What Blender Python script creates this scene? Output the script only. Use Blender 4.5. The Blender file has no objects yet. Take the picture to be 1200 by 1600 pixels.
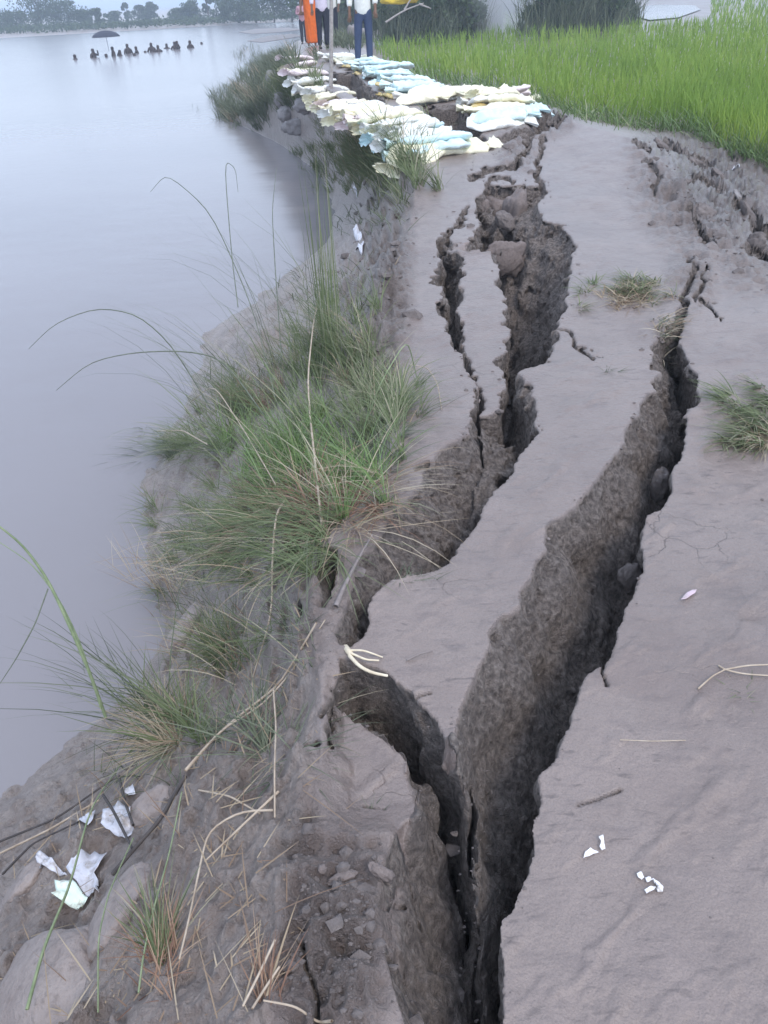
import bpy, bmesh, math, random
import numpy as np
from mathutils import Vector, Matrix
R = math.radians
random.seed(7)
C = bpy.context.scene
COL = C.collection

# ------------------------------------------------------------------ camera
HC = 1.4; FPX = 1204.0; PITCH = 33.9; ROLL = -3.0
cd = bpy.data.cameras.new('camera'); cam = bpy.data.objects.new('camera', cd); COL.objects.link(cam)
cd.sensor_fit = 'VERTICAL'; cd.sensor_height = 36.0; cd.lens = FPX/1600*36.0
cd.clip_start = 0.05; cd.clip_end = 6000
cam.matrix_world = Matrix.Translation((0, 0, HC)) @ Matrix.Rotation(R(90-PITCH), 4, 'X') @ Matrix.Rotation(R(ROLL), 4, 'Z')
C.camera = cam
# ------------------------------------------------------------------ sky
SUN_EL, SUN_AZ = 52.0, 150.0          # azimuth clockwise from +Y: behind the viewer, to the right
w = bpy.data.worlds.new('World'); C.world = w; w.use_nodes = True
nt = w.node_tree; nt.nodes.clear()
sky = nt.nodes.new('ShaderNodeTexSky'); sky.sky_type = 'NISHITA'; sky.sun_disc = False
sky.sun_elevation = R(SUN_EL); sky.sun_rotation = R(SUN_AZ); sky.air_density = 1.0; sky.dust_density = 1.6; sky.ozone_density = 1.5
bg = nt.nodes.new('ShaderNodeBackground'); bg.inputs[1].default_value = 0.15
wo = nt.nodes.new('ShaderNodeOutputWorld')
mx = nt.nodes.new('ShaderNodeMixRGB'); mx.inputs[0].default_value = .62; mx.inputs[2].default_value = (6.9, 7.9, 9.7, 1)   # thin high overcast
nt.links.new(sky.outputs[0], mx.inputs[1]); nt.links.new(mx.outputs[0], bg.inputs[0]); nt.links.new(bg.outputs[0], wo.inputs[0])
ld = bpy.data.lights.new('sun', 'SUN'); ld.energy = 1.05; ld.angle = R(14); ld.color = (1, .93, .86)
sun = bpy.data.objects.new('sun', ld); COL.objects.link(sun)
sd = Vector((math.sin(R(SUN_AZ))*math.cos(R(SUN_EL)), math.cos(R(SUN_AZ))*math.cos(R(SUN_EL)), math.sin(R(SUN_EL))))
sun.rotation_euler = sd.to_track_quat('Z', 'Y').to_euler(); sun.location = (0, 0, 30)
C.view_settings.view_transform = 'Standard'; C.view_settings.look = 'None'
C.view_settings.exposure = 0.47; C.view_settings.gamma = 1.0
C.cycles.max_bounces = 6; C.cycles.volume_bounces = 1

WATER_Z = -1.3
FIELD_Z = -0.6
# ------------------------------------------------------------------ picture point -> place on a plane
cr, sr = math.cos(R(ROLL)), math.sin(R(ROLL)); cp, sp = math.cos(R(90-PITCH)), math.sin(R(90-PITCH))
def ray(u, v):
    a = (np.asarray(u, float)-600)/FPX; b = -(np.asarray(v, float)-800)/FPX
    x = a*cr - b*sr; y = a*sr + b*cr; z = -np.ones_like(x)
    return x, y*cp - z*sp, y*sp + z*cp
def unproj(u, v, z):
    dx, dy, dz = ray(u, v)
    dz = np.minimum(dz, -1e-5)
    t = (z-HC)/dz
    return dx*t, dy*t
def sstep(a, b, x):
    t = np.clip((x-a)/(b-a), 0, 1); return t*t*(3-2*t)

# ------------------------------------------------------------------ lattice noise
_rng = np.random.default_rng(5)
_LAT = _rng.random(1 << 15, dtype=np.float32)*2-1
def vnoise(x, y, z):
    xi = np.floor(x); yi = np.floor(y); zi = np.floor(z)
    fx = (x-xi).astype(np.float32); fy = (y-yi).astype(np.float32); fz = (z-zi).astype(np.float32)
    fx = fx*fx*(3-2*fx); fy = fy*fy*(3-2*fy); fz = fz*fz*(3-2*fz)
    xi = xi.astype(np.int64); yi = yi.astype(np.int64); zi = zi.astype(np.int64)
    def h(i, j, k):
        n = (i*73856093) ^ (j*19349663) ^ (k*83492791)
        n = (n ^ (n >> 13))*1274126177
        return _LAT[(n ^ (n >> 16)) & 32767]
    o = 0
    for i in (0, 1):
        wx = fx if i else 1-fx
        for j in (0, 1):
            wy = fy if j else 1-fy
            o = o + wx*wy*((1-fz)*h(xi+i, yi+j, zi) + fz*h(xi+i, yi+j, zi+1))
    return o
def fbm(x, y, z, s, oc=3, g=0.5):
    a = 1; o = 0
    for i in range(oc):
        o = o + a*vnoise(x/s+17.3*i, y/s+5.1*i, z/s-9.7*i); s *= 0.5; a *= g
    return o

# ------------------------------------------------------------------ base surface of the embankment
def tab(pts):
    p = sorted(pts); k = np.array([a for a, b in p], float); val = np.array([b for a, b in p], float)
    return lambda v: np.interp(v, k, val)
def stab(pts, sig=14):
    f = tab(pts); k = np.arange(-100, 2301, 4.); o = np.arange(-12, 13)*4.; w_ = np.exp(-(o/sig)**2/2); w_ /= w_.sum()
    val = sum(wi*f(k+oi) for wi, oi in zip(w_, o)); return lambda v: np.interp(v, k, val)
UE = stab([(20, 640), (40, 560), (60, 505), (80, 450), (110, 460), (150, 500), (190, 560), (230, 622), (270, 640), (300, 650), (350, 640), (400, 622), (500, 612),
          (600, 632), (700, 615), (760, 596), (800, 560), (850, 510), (900, 490), (1000, 490), (1100, 505), (1200, 500), (1300, 480), (1400, 465), (1600, 430), (2100, 340)])
UW = stab([(20, 478), (45, 474), (60, 470), (70, 462), (85, 436), (110, 392), (150, 345), (185, 348), (205, 400), (225, 440), (270, 500), (330, 528), (380, 512), (440, 440), (520, 335), (640, 290),
          (740, 246), (800, 232), (900, 238), (980, 262), (1080, 226), (1190, 125), (1260, 10), (1400, -230), (1600, -560), (2100, -1400)], 9)
VF = lambda u: np.interp(u, [430, 560, 590, 640, 700, 770, 850, 900, 950, 1080, 1140, 1200, 1400, 2200], [30, 55, 88, 118, 133, 140, 163, 182, 193, 210, 238, 258, 330, 560])
VR = lambda u: np.interp(u, [430, 560, 590, 700, 850, 950, 1010, 1060, 1100, 1200, 1400, 2200], [36, 66, 100, 148, 180, 206, 235, 290, 350, 440, 560, 900])
def base_z(u, v):
    ue, uw = UE(v), UW(v)
    t = (ue-u)/np.maximum(ue-uw, 25)
    zt = 0.22*sstep(330, 105, v)                       # crest
    tt = np.clip(t, 0, 1)
    zl = zt - (zt-WATER_Z)*(0.62*tt + 0.38*tt*tt)
    zl = np.where(t > 1, WATER_Z - 0.5*(1-np.exp(-(t-1)*1.6)), zl)
    z = np.where(t > 0, zl, zt)
    vf, vr = VF(u), VR(u)
    s = sstep(0, 1, (vr-v)/(vr-vf))
    z = np.where((t < 0) | (v < vf), z*(1-s) + np.where(t < 0.2, FIELD_Z, z)*s, z)
    # far bank beyond the water
    vb = 60 - 0.052*1.12*u
    d = vb-v; m = sstep(660, 560, u)
    z = np.where(d > -30, np.where((z < -1.0) | (d > 0), z*(1-m)+m*np.interp(d, [-30, -10, 0, 5, 12], [-1.75, -1.5, -1.33, -1.1, -.75]), z), z)
    return z

# ------------------------------------------------------------------ cracks, traced as openings in the crest
def poly_rows(pts):
    return tab([(v, u) for u, v in pts])
CR = {}
CR['B'] = dict(L=[(1066,462),(1060,480),(1052,510),(1018,540),(1022,555),(1014,578),(1028,582),(1020,600),(1026,620),(1003,632),(1000,650),(975,680),(972,705),(955,730),(930,765),(905,790),(880,810),(858,820),(852,850),(856,862),(840,880),(830,905),(812,930),(810,955),(790,968),(775,972),(768,990),(762,1025),(745,1045),(730,1075),(722,1100),(712,1130),(706,1160),(712,1200),(716,1260),(722,1330),(728,1400),(715,1450),(700,1490),(690,1600),(670,1700),(640,2100)],
    Rr=[(1072,462),(1074,490),(1066,510),(1060,530),(1068,560),(1080,575),(1085,600),(1088,636),(1068,645),(1065,690),(1060,720),(1050,745),(1047,770),(1030,790),(1010,810),(1003,830),(1000,855),(998,885),(995,915),(985,935),(975,950),(970,970),(960,985),(952,1010),(948,1035),(935,1045),(920,1060),(907,1080),(903,1100),(895,1115),(885,1150),(875,1170),(865,1190),(850,1200),(847,1215),(845,1240),(840,1260),(830,1275),(828,1300),(828,1330),(825,1360),(815,1385),(803,1410),(795,1425),(782,1435),(780,1450),(782,1480),(788,1510),(785,1560),(782,1600),(780,1700),(785,2100)],
    v=(464, 2100), d=[(464,.03),(540,.35),(650,.5),(800,.55),(1000,.60),(1200,.52),(1400,.40),(1600,.34),(2100,.34)], a=.9, g=.95)
CR['A'] = dict(L=[(534,1030),(524,1085),(545,1094),(560,1106),(580,1120),(600,1132),(625,1152),(650,1182),(672,1212),(688,1240),(691,1280),(695,1330),(702,1360)],
    Rr=[(548,1030),(600,1055),(640,1085),(665,1120),(690,1150),(700,1190),(710,1250),(712,1310),(708,1360)],
    v=(1030, 1360), d=[(1030,.2),(1060,.4),(1150,.5),(1250,.45),(1340,.3),(1360,.1)], a=.25, g=1.)
CR['C'] = dict(L=[(742,640),(738,670),(730,688),(700,700),(662,740),(640,780),(604,820),(592,850),(562,880),(546,920),(532,960),(520,990),(530,1008)],
    Rr=[(835,640),(836,655),(834,680),(815,710),(800,740),(790,760),(770,770),(755,795),(750,810),(730,840),(705,870),(698,880),(665,895),(640,902),(610,910),(580,930),(572,945),(570,975),(562,995),(548,1008)],
    v=(640, 1008), d=[(640,.3),(700,.33),(760,.30),(900,.28),(950,.33),(1000,.35),(1008,.2)], a=.8, g=.8)
CR['C2'] = dict(L=[(762,296),(748,310),(745,322),(750,342),(745,365),(728,381),(776,383),(782,410),(780,430),(792,440),(790,470),(793,510),(795,530),(780,548),(790,565),(793,590),(784,606),(783,630),(762,650)],
    Rr=[(850,292),(850,306),(838,320),(850,346),(870,355),(885,352),(890,370),(900,385),(893,400),(890,440),(885,470),(875,495),(872,512),(870,530),(855,560),(845,570),(820,580),(809,586),(815,600),(830,610),(838,635),(838,650)],
    v=(293, 650), d=[(293,.25),(310,.4),(350,.55),(400,.75),(440,.85),(520,.85),(575,.55),(588,.4),(620,.5),(650,.4)], a=.34, g=.8)
CR['F'] = dict(L=[(728,324),(714,345),(698,356),(690,366),(688,382),(686,410),(683,425),(677,435),(690,441),(692,480),(700,510),(705,525),(720,540),(730,570),(738,590),(742,620),(744,640),(738,655),(732,668),(732,692)],
    Rr=[(731,324),(720,345),(704,358),(698,370),(700,382),(714,388),(722,400),(720,440),(715,480),(722,500),(725,520),(738,550),(742,580),(750,610),(753,640),(750,655),(745,668),(742,692)],
    v=(324, 692), d=[(324,.08),(350,.15),(380,.35),(500,.35),(620,.3),(690,.3)], a=.3, g=1.)
CR['H'] = dict(L=[(660,168),(664,178),(690,196),(712,210),(738,222),(752,232)], Rr=[(720,163),(732,172),(738,190),(742,205),(758,214),(762,232)],
    v=(166, 232), d=[(166,.3),(180,.6),(215,.6),(232,.3)], a=.3, g=.5)
CR['I'] = dict(L=[(512,112),(508,124),(540,142),(562,156),(585,166)], Rr=[(552,112),(566,126),(582,142),(600,154),(600,166)],
    v=(112, 167), d=[(112,.3),(125,.55),(150,.5),(166,.2)], a=.3, g=.5)
CR['K'] = dict(L=[(458,836),(450,850),(444,872)], Rr=[(466,836),(505,852),(466,872)], v=(836, 873), d=[(836,.25),(850,.4),(873,.3)], a=.3, g=.8)
CR['L2'] = dict(L=[(498,866),(494,900),(500,950)], Rr=[(518,862),(528,892),(512,935),(504,955)], v=(864, 955), d=[(864,.08),(890,.16),(950,.08)], a=.5, g=.8)
# thin fissures: polyline, half width in px, depth
FIS = [([(735,281),(752,276),(762,266),(790,265),(808,260),(813,246),(824,236),(826,210),(833,202),(850,190),(872,182)], 3.6, .22),
       ([(760,290),(768,280),(785,280),(800,286)], 2, .1),
       ([(740,232),(775,222),(810,214),(835,203),(870,196),(880,186)], 5, .25),
       ([(872,510),(890,513),(894,524),(899,532),(903,545),(915,552),(926,562)], 1.5, .045),
       ([(943,1040),(944,1060),(950,1075)], 1.2, .05),
       ([(1068,468),(1080,440),(1083,425),(1078,405)], 3.2, .1), ([(1085,470),(1100,455),(1098,430),(1104,420)], 2, .06), ([(1095,470),(1112,480),(1118,495)], 1.6, .05),
       ([(1075,330),(1090,345),(1097,365),(1110,380)], 4, .12), ([(1150,320),(1175,335),(1185,365),(1200,370)], 8, .2), ([(1040,225),(1075,250),(1112,262)], 5, .1), ([(1085,285),(1122,302)], 5, .1), ([(1168,385),(1205,398)], 7, .14), ([(1008,255),(1030,280),(1020,302)], 3, .07), ([(1130,230),(1150,252)], 5, .1), ([(990,225),(1015,238)], 3, .06),
       ([(650,735),(668,728)], 3, .05), ([(462,948),(470,965),(466,985)], 4, .06), ([(445,1210),(480,1180),(500,1160)], 2.5, .05),
       ([(500,1120),(515,1100),(530,1075)], 3, .07), ([(515,1100),(520,1130),(516,1160)], 3, .05), ([(495,1600),(500,1560),(480,1500),(470,1470)], 3, .06),
       ([(640,1380),(632,1350),(630,1325)], 1.5, .04), ([(590,1405),(605,1380),(618,1375)], 2, .05), ([(850,215),(842,240),(838,270),(850,300)], 3, .08),
       ([(555,1235),(590,1242)], 1, .02), ([(905,1255),(980,1225)], 1., .012), ([(640,1098),(668,1085)], 1.0, .012)]
def segdist(u, v, pts):
    d = np.full(u.shape, 1e9)
    for (x0, y0), (x1, y1) in zip(pts[:-1], pts[1:]):
        dx, dy = x1-x0, y1-y0; L = dx*dx+dy*dy
        t = np.clip(((u-x0)*dx+(v-y0)*dy)/L, 0, 1)
        d = np.minimum(d, np.hypot(u-x0-t*dx, v-y0-t*dy))
    return d
def crack_depth(u, v):
    D = np.zeros(u.shape)
    for k, c in CR.items():
        L = poly_rows(c['L'])(v); Rr = poly_rows(c['Rr'])(v)
        ins = (u > L) & (u < Rr) & (v > c['v'][0]) & (v < c['v'][1])
        t = np.clip((u-L)/np.maximum(Rr-L, 1), 0, 1)
        dm = tab(c['d'])(v)
        a = c['a']
        if k == 'C2':      # the broken face is on the right here
            p = np.where(t < a, 0.92+.08*t/a, np.clip((1-t)/(1-a), 0, 1)**0.62*.92)*(1+.0*t)
            # collapsed clods in the upper part
            up = sstep(430, 330, v)*(0.25+0.45*vnoise(u/17., v/13., v*0+3.3))
            p = p*(1-np.clip(up, 0, .8)*sstep(0, .1, t)*sstep(1.0, .8, t))
        elif k == 'H' or k == 'I' or k == 'F' or k == 'A':
            p = np.clip(t/a, 0, 1)*np.clip((1-t)/.08, 0, 1)**.5
        else:
            p = np.clip(t/a, 0, 1)**c['g']
        d = -dm*p
        D = np.where(ins, np.minimum(D, d), D)
    # a block that dropped where the long cracks meet, with a dark hole beside it
    bl = (np.abs((u-768)+(v-705)*.35) < 34) & (np.abs(v-700+(u-768)*.25) < 42)
    D = np.where(bl & (D < -.13), -.13-.002*np.maximum(u-770, 0), D)
    ho = np.hypot((u-781)/17., (v-716)/20.)
    D = np.where((ho < 1) & (D < -.02), -.5, D)
    for pts, hw, dep in FIS:
        x0 = min(p[0] for p in pts)-12; x1 = max(p[0] for p in pts)+12; y0 = min(p[1] for p in pts)-12; y1 = max(p[1] for p in pts)+12
        m = (u > x0) & (u < x1) & (v > y0) & (v < y1)
        if m.any():
            s = segdist(u[m], v[m], pts)
            D[m] = np.minimum(D[m], -dep*np.clip(1.3-s/hw, 0, 1))
    return D
def slab(u, v):
    """offset of slabs that have sunk or broken away, below the old crest"""
    S = np.zeros(u.shape)
    # inner sliver between the two long cracks
    m = sstep(375, 390, v)*sstep(655, 640, v)*(u > poly_rows(CR['F']['Rr'])(v)-4)*(u < 800)
    S -= 0.05*m
    # small sliver above it
    m = sstep(322, 330, v)*(v < 384)*(u > poly_rows(CR['F']['Rr'])(v)-2)*(u < 752)
    S -= 0.03*m
    # lower left slab: its top ends in a broken face falling towards the long crack
    redge = np.interp(v, [1085, 1175, 1210, 1250, 1285, 1330, 1370, 1410, 1470, 1600, 2100], [560, 650, 652, 642, 620, 612, 600, 590, 600, 640, 600])
    lf = np.interp(v, [1085, 1175, 1240, 1330, 1400, 1480, 1600, 2100], [600, 652, 690, 700, 712, 700, 700, 660])
    tt = np.clip((u-redge)/np.maximum(lf-redge, 3), 0, 1)
    S -= sstep(1170, 1230, v)*(v < 2000)*np.where(u < 735, tt**.8*0.30, 0)
    # thin ridge left standing between the two cracks
    rx = np.interp(v, [1150, 1200, 1300, 1400, 1480], [703, 716, 726, 728, 712])
    S += sstep(1150, 1200, v)*sstep(1520, 1430, v)*np.exp(-((u-rx)/11.)**2)*np.interp(v, [1150, 1250, 1350, 1480], [.25, .16, .10, .02])
    # step down on to the lower left slab
    m = sstep(1030, 1100, v)*sstep(0, 10, poly_rows(CR['A']['L'])(v)+6-u)*sstep(1330, 1200, v)*sstep(500, 540, u)*(u < 660)
    S -= 0.05*m
    # path left of the cracks has dropped a little
    m = sstep(690, 640, v)*sstep(300, 350, v)*(u < poly_rows(CR['F']['L'])(v)+3)*sstep(560, 640, u)
    S -= 0.02*m
    return S
def rubble(u, v):
    """churned soil, 0..1"""
    m = 0
    def el(cu, cv, a, b, th=0., s=1.):
        x = u-cu; y = v-cv; c, q = math.cos(R(th)), math.sin(R(th))
        return s*np.clip(1.35-np.hypot((x*c+y*q)/a, (-x*q+y*c)/b), 0, 1)
    for e in [(520,1470,95,190,5,1.),(470,1330,50,80,0,.8),(1120,300,120,95,25,1.),(1180,400,60,60,0,.5),(596,400,46,180,0,1.1),(590,300,60,70,0,1.),(560,480,50,90,0,.8),(380,760,160,70,0,.35),(1040,235,60,30,0,.6),
              (480,960,50,110,0,.5),(690,1520,60,120,0,.7),(460,830,70,40,0,.5),(720,140,70,16,8,.9),(860,190,40,22,0,.8),(810,235,35,35,0,.5),(300,1250,200,160,0,.45),(440,170,80,60,0,.5),(1085,420,40,60,0,.5)]:
        m = np.maximum(m, el(*e))
    return m

def grid_axes():
    # columns: dense over the picture, coarser to the sides
    c = list(np.arange(-45, 1262, 2.2))
    s = 2.2; x = c[-1]
    while x < 2300: s *= 1.06; x += s; c.append(x)
    s = 2.2; x = c[0]; pre = []
    while x > -1300: s *= 1.06; x -= s; pre.append(x)
    c = pre[::-1]+c
    qh = 800-FPX*math.tan(R(PITCH))
    r = [qh+d for d in (2.6, 3.4, 4.4, 5.8, 7.5, 9.5, 12, 14.5, 17, 20)]
    y = r[-1]
    while y < 1640: y += (2.8 if y < 130 else 2.2); r.append(y)
    s = 2.2
    while y < 2150: s *= 1.06; y += s; r.append(y)
    return np.array(c), np.array(r)
PC, QR = grid_axes()
WL = np.concatenate([np.arange(.056, -.10, -.008), np.arange(-.104, -.4, -.014), np.arange(-.405, -.95, -.026)]).astype(np.float32)
def build_ground():
    P, Q = np.meshgrid(PC, QR, indexing='ij')
    a = (P-600)/FPX; b = -(Q-800)/FPX                   # level picture -> rolled picture
    U = 600+FPX*(a*cr+b*sr); V = 800-FPX*(-a*sr+b*cr)
    Z = base_z(U, V)
    dx, dy, dz = ray(U, V); dz = np.minimum(dz, -1e-5)
    Y = dy*(Z-HC)/dz                                     # distances must grow up the picture: no folds
    Y = np.maximum.accumulate((Y-np.linspace(0, .02, len(QR))[None, ::-1])[:, ::-1], axis=1)[:, ::-1]
    Z = HC+dz*Y/dy; X = dx*Y/dy
    # detail in metres
    rub = rubble(U, V)
    Z0 = X*0
    onbank = sstep(0, 25, UE(V)-U)*(Z > WATER_Z-.3)
    dist = np.hypot(X, Y)
    fade = np.clip(dist, 0, 12)
    crest = (1-onbank)*(Z > -.2)
    n1 = fbm(X, Y, Z0, .9, 2)*.022*crest
    xr = X*.8+Y*.6; yr = -X*.6+Y*.8
    n1 = n1 + crest*np.maximum(fbm(xr/2.6, yr, Z0+50, .05, 3, .6)-.35, 0)*.010 + crest*(np.abs(fbm(xr/1.8, yr, Z0+77, .2, 3))-.3)*.003
    n2 = fbm(X, Y*.7, Z0+3, .16, 3)*.0045*crest
    gain = 1+.23*np.clip(dist-2, 0, 8)
    rid = (1-np.abs(fbm(X*.9+Y*.25, Y, Z0+8, .21, 3)))                # clods
    clod = fbm(X, Y, Z0+1, .13, 4, .6)*.032 + (.75-np.abs(fbm(X, Y, Z0+31, .07, 3, .6)))*.045 + np.maximum(vnoise(X/.055, Y/.055, Z0+61), 0)*.022
    near = sstep(30, 12, dist)
    Zd = n1+n2 + crest*(-np.maximum(vnoise(X/.055, Y/.045, Z0+3)*.6+vnoise(X/.3, Y/.3, Z0+9)*.7-.55, 0))*.012 + rub*clod*gain*near + onbank*(.5+.5*sstep(WATER_Z-.05, WATER_Z+.35, Z))*(fbm(X, Y, Z*1.5+5, .45, 3)*.075 + (1-np.abs(fbm(X, Y, Z+15, .12, 4, .6)))*.035 + np.maximum(fbm(X, Y, Z+45, .07, 3, .6)-.15, 0)*.05)*near
    Zd += (Z <= -.3)*(1-onbank)*fbm(X, Y, Z0, 8., 3)*.04
    S = slab(U, V)
    D = np.minimum(crack_depth(U, V), 0) + S
    D = np.where(dist < 40, D, 0)
    # ---- volume
    nx, ny, nz = len(PC), len(QR), len(WL)
    f = np.empty((nx, ny, nz), np.float32)
    f[:] = WL[None, None, :]
    M = np.abs(D) > .004
    for _ in range(7):                                  # dilate
        M2 = M.copy(); M2[1:] |= M[:-1]; M2[:-1] |= M[1:]; M2[:, 1:] |= M[:, :-1]; M2[:, :-1] |= M[:, 1:]; M = M2
    I, J = np.nonzero(M)
    cx = np.gradient(X, axis=0)[I, J]; cy = np.gradient(Y, axis=1)[I, J]
    x = X[I, J]; y = Y[I, J]; z = Z[I, J]; s2 = S[I, J]; di = dist[I, J]
    amp = np.clip(.012+.0035*di, .012, .035)
    und = .22*np.ones_like(x)
    uu = U[I, J]; vv = V[I, J]
    und = und-.14*sstep(900, 1150, vv)
    und = np.where((uu < 905) & (vv < 660), -.05, und)          # upper cavity leans the other way
    D32 = D.astype(np.float32)
    for k, wv in enumerate(WL):
        dep = max(0., -float(wv))
        g = sstep(-.0, .05, dep)
        zz = z*0+wv
        w1 = fbm(x, y, zz*.6+2.2, .11, 4, .6)*amp*(.55+.9*g)
        w2 = fbm(x, y, zz*1.0-7.7, .11, 2, .6)*amp*(.55+.9*g)
        fi = I - (und*dep)/cx + w1/cx; fj = J + w2/cy
        fi = np.clip(fi, 0, nx-1.001); fj = np.clip(fj, 0, ny-1.001)
        i0 = fi.astype(int); j0 = fj.astype(int); tx = (fi-i0).astype(np.float32); ty = (fj-j0).astype(np.float32)
        d = (D32[i0, j0]*(1-tx)+D32[i0+1, j0]*tx)*(1-ty)+(D32[i0, j0+1]*(1-tx)+D32[i0+1, j0+1]*tx)*ty
        val = wv-d+(fbm(x, y, zz*.35+4.4, .16, 2)*.04+np.abs(vnoise(x/.3+5, y/.3, zz/.10))*.03-.015)*sstep(.03, .12, dep)*(s2-wv > .03)
        near_s = np.abs(val) < .06
        if near_s.any():
            q = near_s
            ro = (fbm(x[q], y[q], zz[q]*1.3, .05, 4, .75)+.8*np.abs(vnoise(x[q]/.03, y[q]/.03, zz[q]/.03)))*np.clip(.016+.003*di[q], 0, .028)
            ro = ro*np.clip((s2[q]-wv-.004)/.02, 0.0, 1)
            val[q] = val[q]+ro
        f[I, J, k] = np.clip(val, -.03, .03)
    f[:, :, -1] = -.01; f[:, :, 0] = .01
    sol = f < 0
    # ---- surface nets
    c = np.zeros((nx-1, ny-1, nz-1), np.uint8)
    for a_ in (0, 1):
        for b_ in (0, 1):
            for c_ in (0, 1):
                c += sol[a_:nx-1+a_, b_:ny-1+b_, c_:nz-1+c_]
    act = (c > 0) & (c < 8)
    ai, aj, ak = np.nonzero(act)
    n = len(ai)
    idx = np.full(act.shape, -1, np.int32); idx[ai, aj, ak] = np.arange(n)
    acc = np.zeros((n, 3), np.float32); cnt = np.zeros(n, np.float32)
    for ax in range(3):
        o1, o2 = [o for o in range(3) if o != ax]
        for p in (0, 1):
            for q in (0, 1):
                s = [0, 0, 0]; s[o1] = p; s[o2] = q; e = list(s); e[ax] = 1
                fa = f[ai+s[0], aj+s[1], ak+s[2]]; fb = f[ai+e[0], aj+e[1], ak+e[2]]
                m = (fa < 0) != (fb < 0)
                t = fa/np.where(m, fa-fb, 1)
                pos = np.zeros((n, 3), np.float32); pos[:, o1] = p; pos[:, o2] = q; pos[:, ax] = t
                acc[m] += pos[m]; cnt[m] += 1
    acc /= cnt[:, None]
    gx = ai+acc[:, 0]; gy = aj+acc[:, 1]; gz = ak+acc[:, 2]
    i0 = np.minimum(gx.astype(int), nx-2); j0 = np.minimum(gy.astype(int), ny-2); tx = gx-i0; ty = gy-j0
    def samp(A): return (A[i0, j0]*(1-tx)+A[i0+1, j0]*tx)*(1-ty)+(A[i0, j0+1]*(1-tx)+A[i0+1, j0+1]*tx)*ty
    wv = np.interp(gz, np.arange(nz), WL)
    co = np.stack([samp(X), samp(Y), samp(Z+Zd)+wv], 1)
    sl = samp(S)
    fresh = np.clip((sl-wv-.003)/.012, 0, 1)
    fresh = np.maximum(fresh, np.clip(-sl-.07, 0, .04)/.04*.9)
    attr_r = samp(rub); attr_b = samp(onbank)
    quads = []
    for ax in range(3):
        o1, o2 = [(1, 2), (2, 0), (0, 1)][ax]
        sA = [slice(0, d) for d in sol.shape]; sB = list(sA)
        sA[ax] = slice(0, sol.shape[ax]-1); sB[ax] = slice(1, sol.shape[ax])
        A = sol[tuple(sA)]; B = sol[tuple(sB)]
        e = np.nonzero(A != B)
        e = np.stack(e, 1)
        ok = (e[:, o1] > 0) & (e[:, o2] > 0) & (e[:, o1] < sol.shape[o1]-1) & (e[:, o2] < sol.shape[o2]-1)
        e = e[ok]
        A_in = A[e[:, 0], e[:, 1], e[:, 2]]
        def cell(d1, d2):
            q = e.copy(); q[:, o1] -= d1; q[:, o2] -= d2
            return idx[q[:, 0], q[:, 1], q[:, 2]]
        a0, a1, a2, a3 = cell(1, 1), cell(0, 1), cell(0, 0), cell(1, 0)
        F = np.stack([a0, a1, a2, a3], 1)
        # rows and layers run against the world's directions: layers go down
        F = np.where(A_in[:, None], F[:, ::-1], F)
        quads.append(F)
    F = np.concatenate(quads)
    F = F[(F >= 0).all(1)]
    me = bpy.data.meshes.new('ground')
    me.vertices.add(n); me.vertices.foreach_set('co', co.astype(np.float32).ravel())
    me.loops.add(len(F)*4); me.loops.foreach_set('vertex_index', F.astype(np.int32).ravel())
    me.polygons.add(len(F)); me.polygons.foreach_set('loop_start', np.arange(0, len(F)*4, 4, dtype=np.int32))
    me.polygons.foreach_set('loop_total', np.full(len(F), 4, np.int32))
    me.polygons.foreach_set('use_smooth', np.ones(len(F), bool))
    me.update(); me.validate()
    # which way do the faces look? flip all if most look down
    nrm = np.empty(len(me.polygons)*3, np.float32); me.polygons.foreach_get('normal', nrm)
    if nrm[2::3].mean() < 0: me.flip_normals()
    for nm, arr in (('fresh', fresh), ('rubble', attr_r), ('bank', attr_b)):
        at = me.attributes.new(nm, 'FLOAT', 'POINT'); at.data.foreach_set('value', arr.astype(np.float32))
    o = bpy.data.objects.new('ground', me); COL.objects.link(o); o['kind'] = 'structure'
    return o, (X, Y, Z+Zd+np.minimum(D, 0), U, V)

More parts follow.
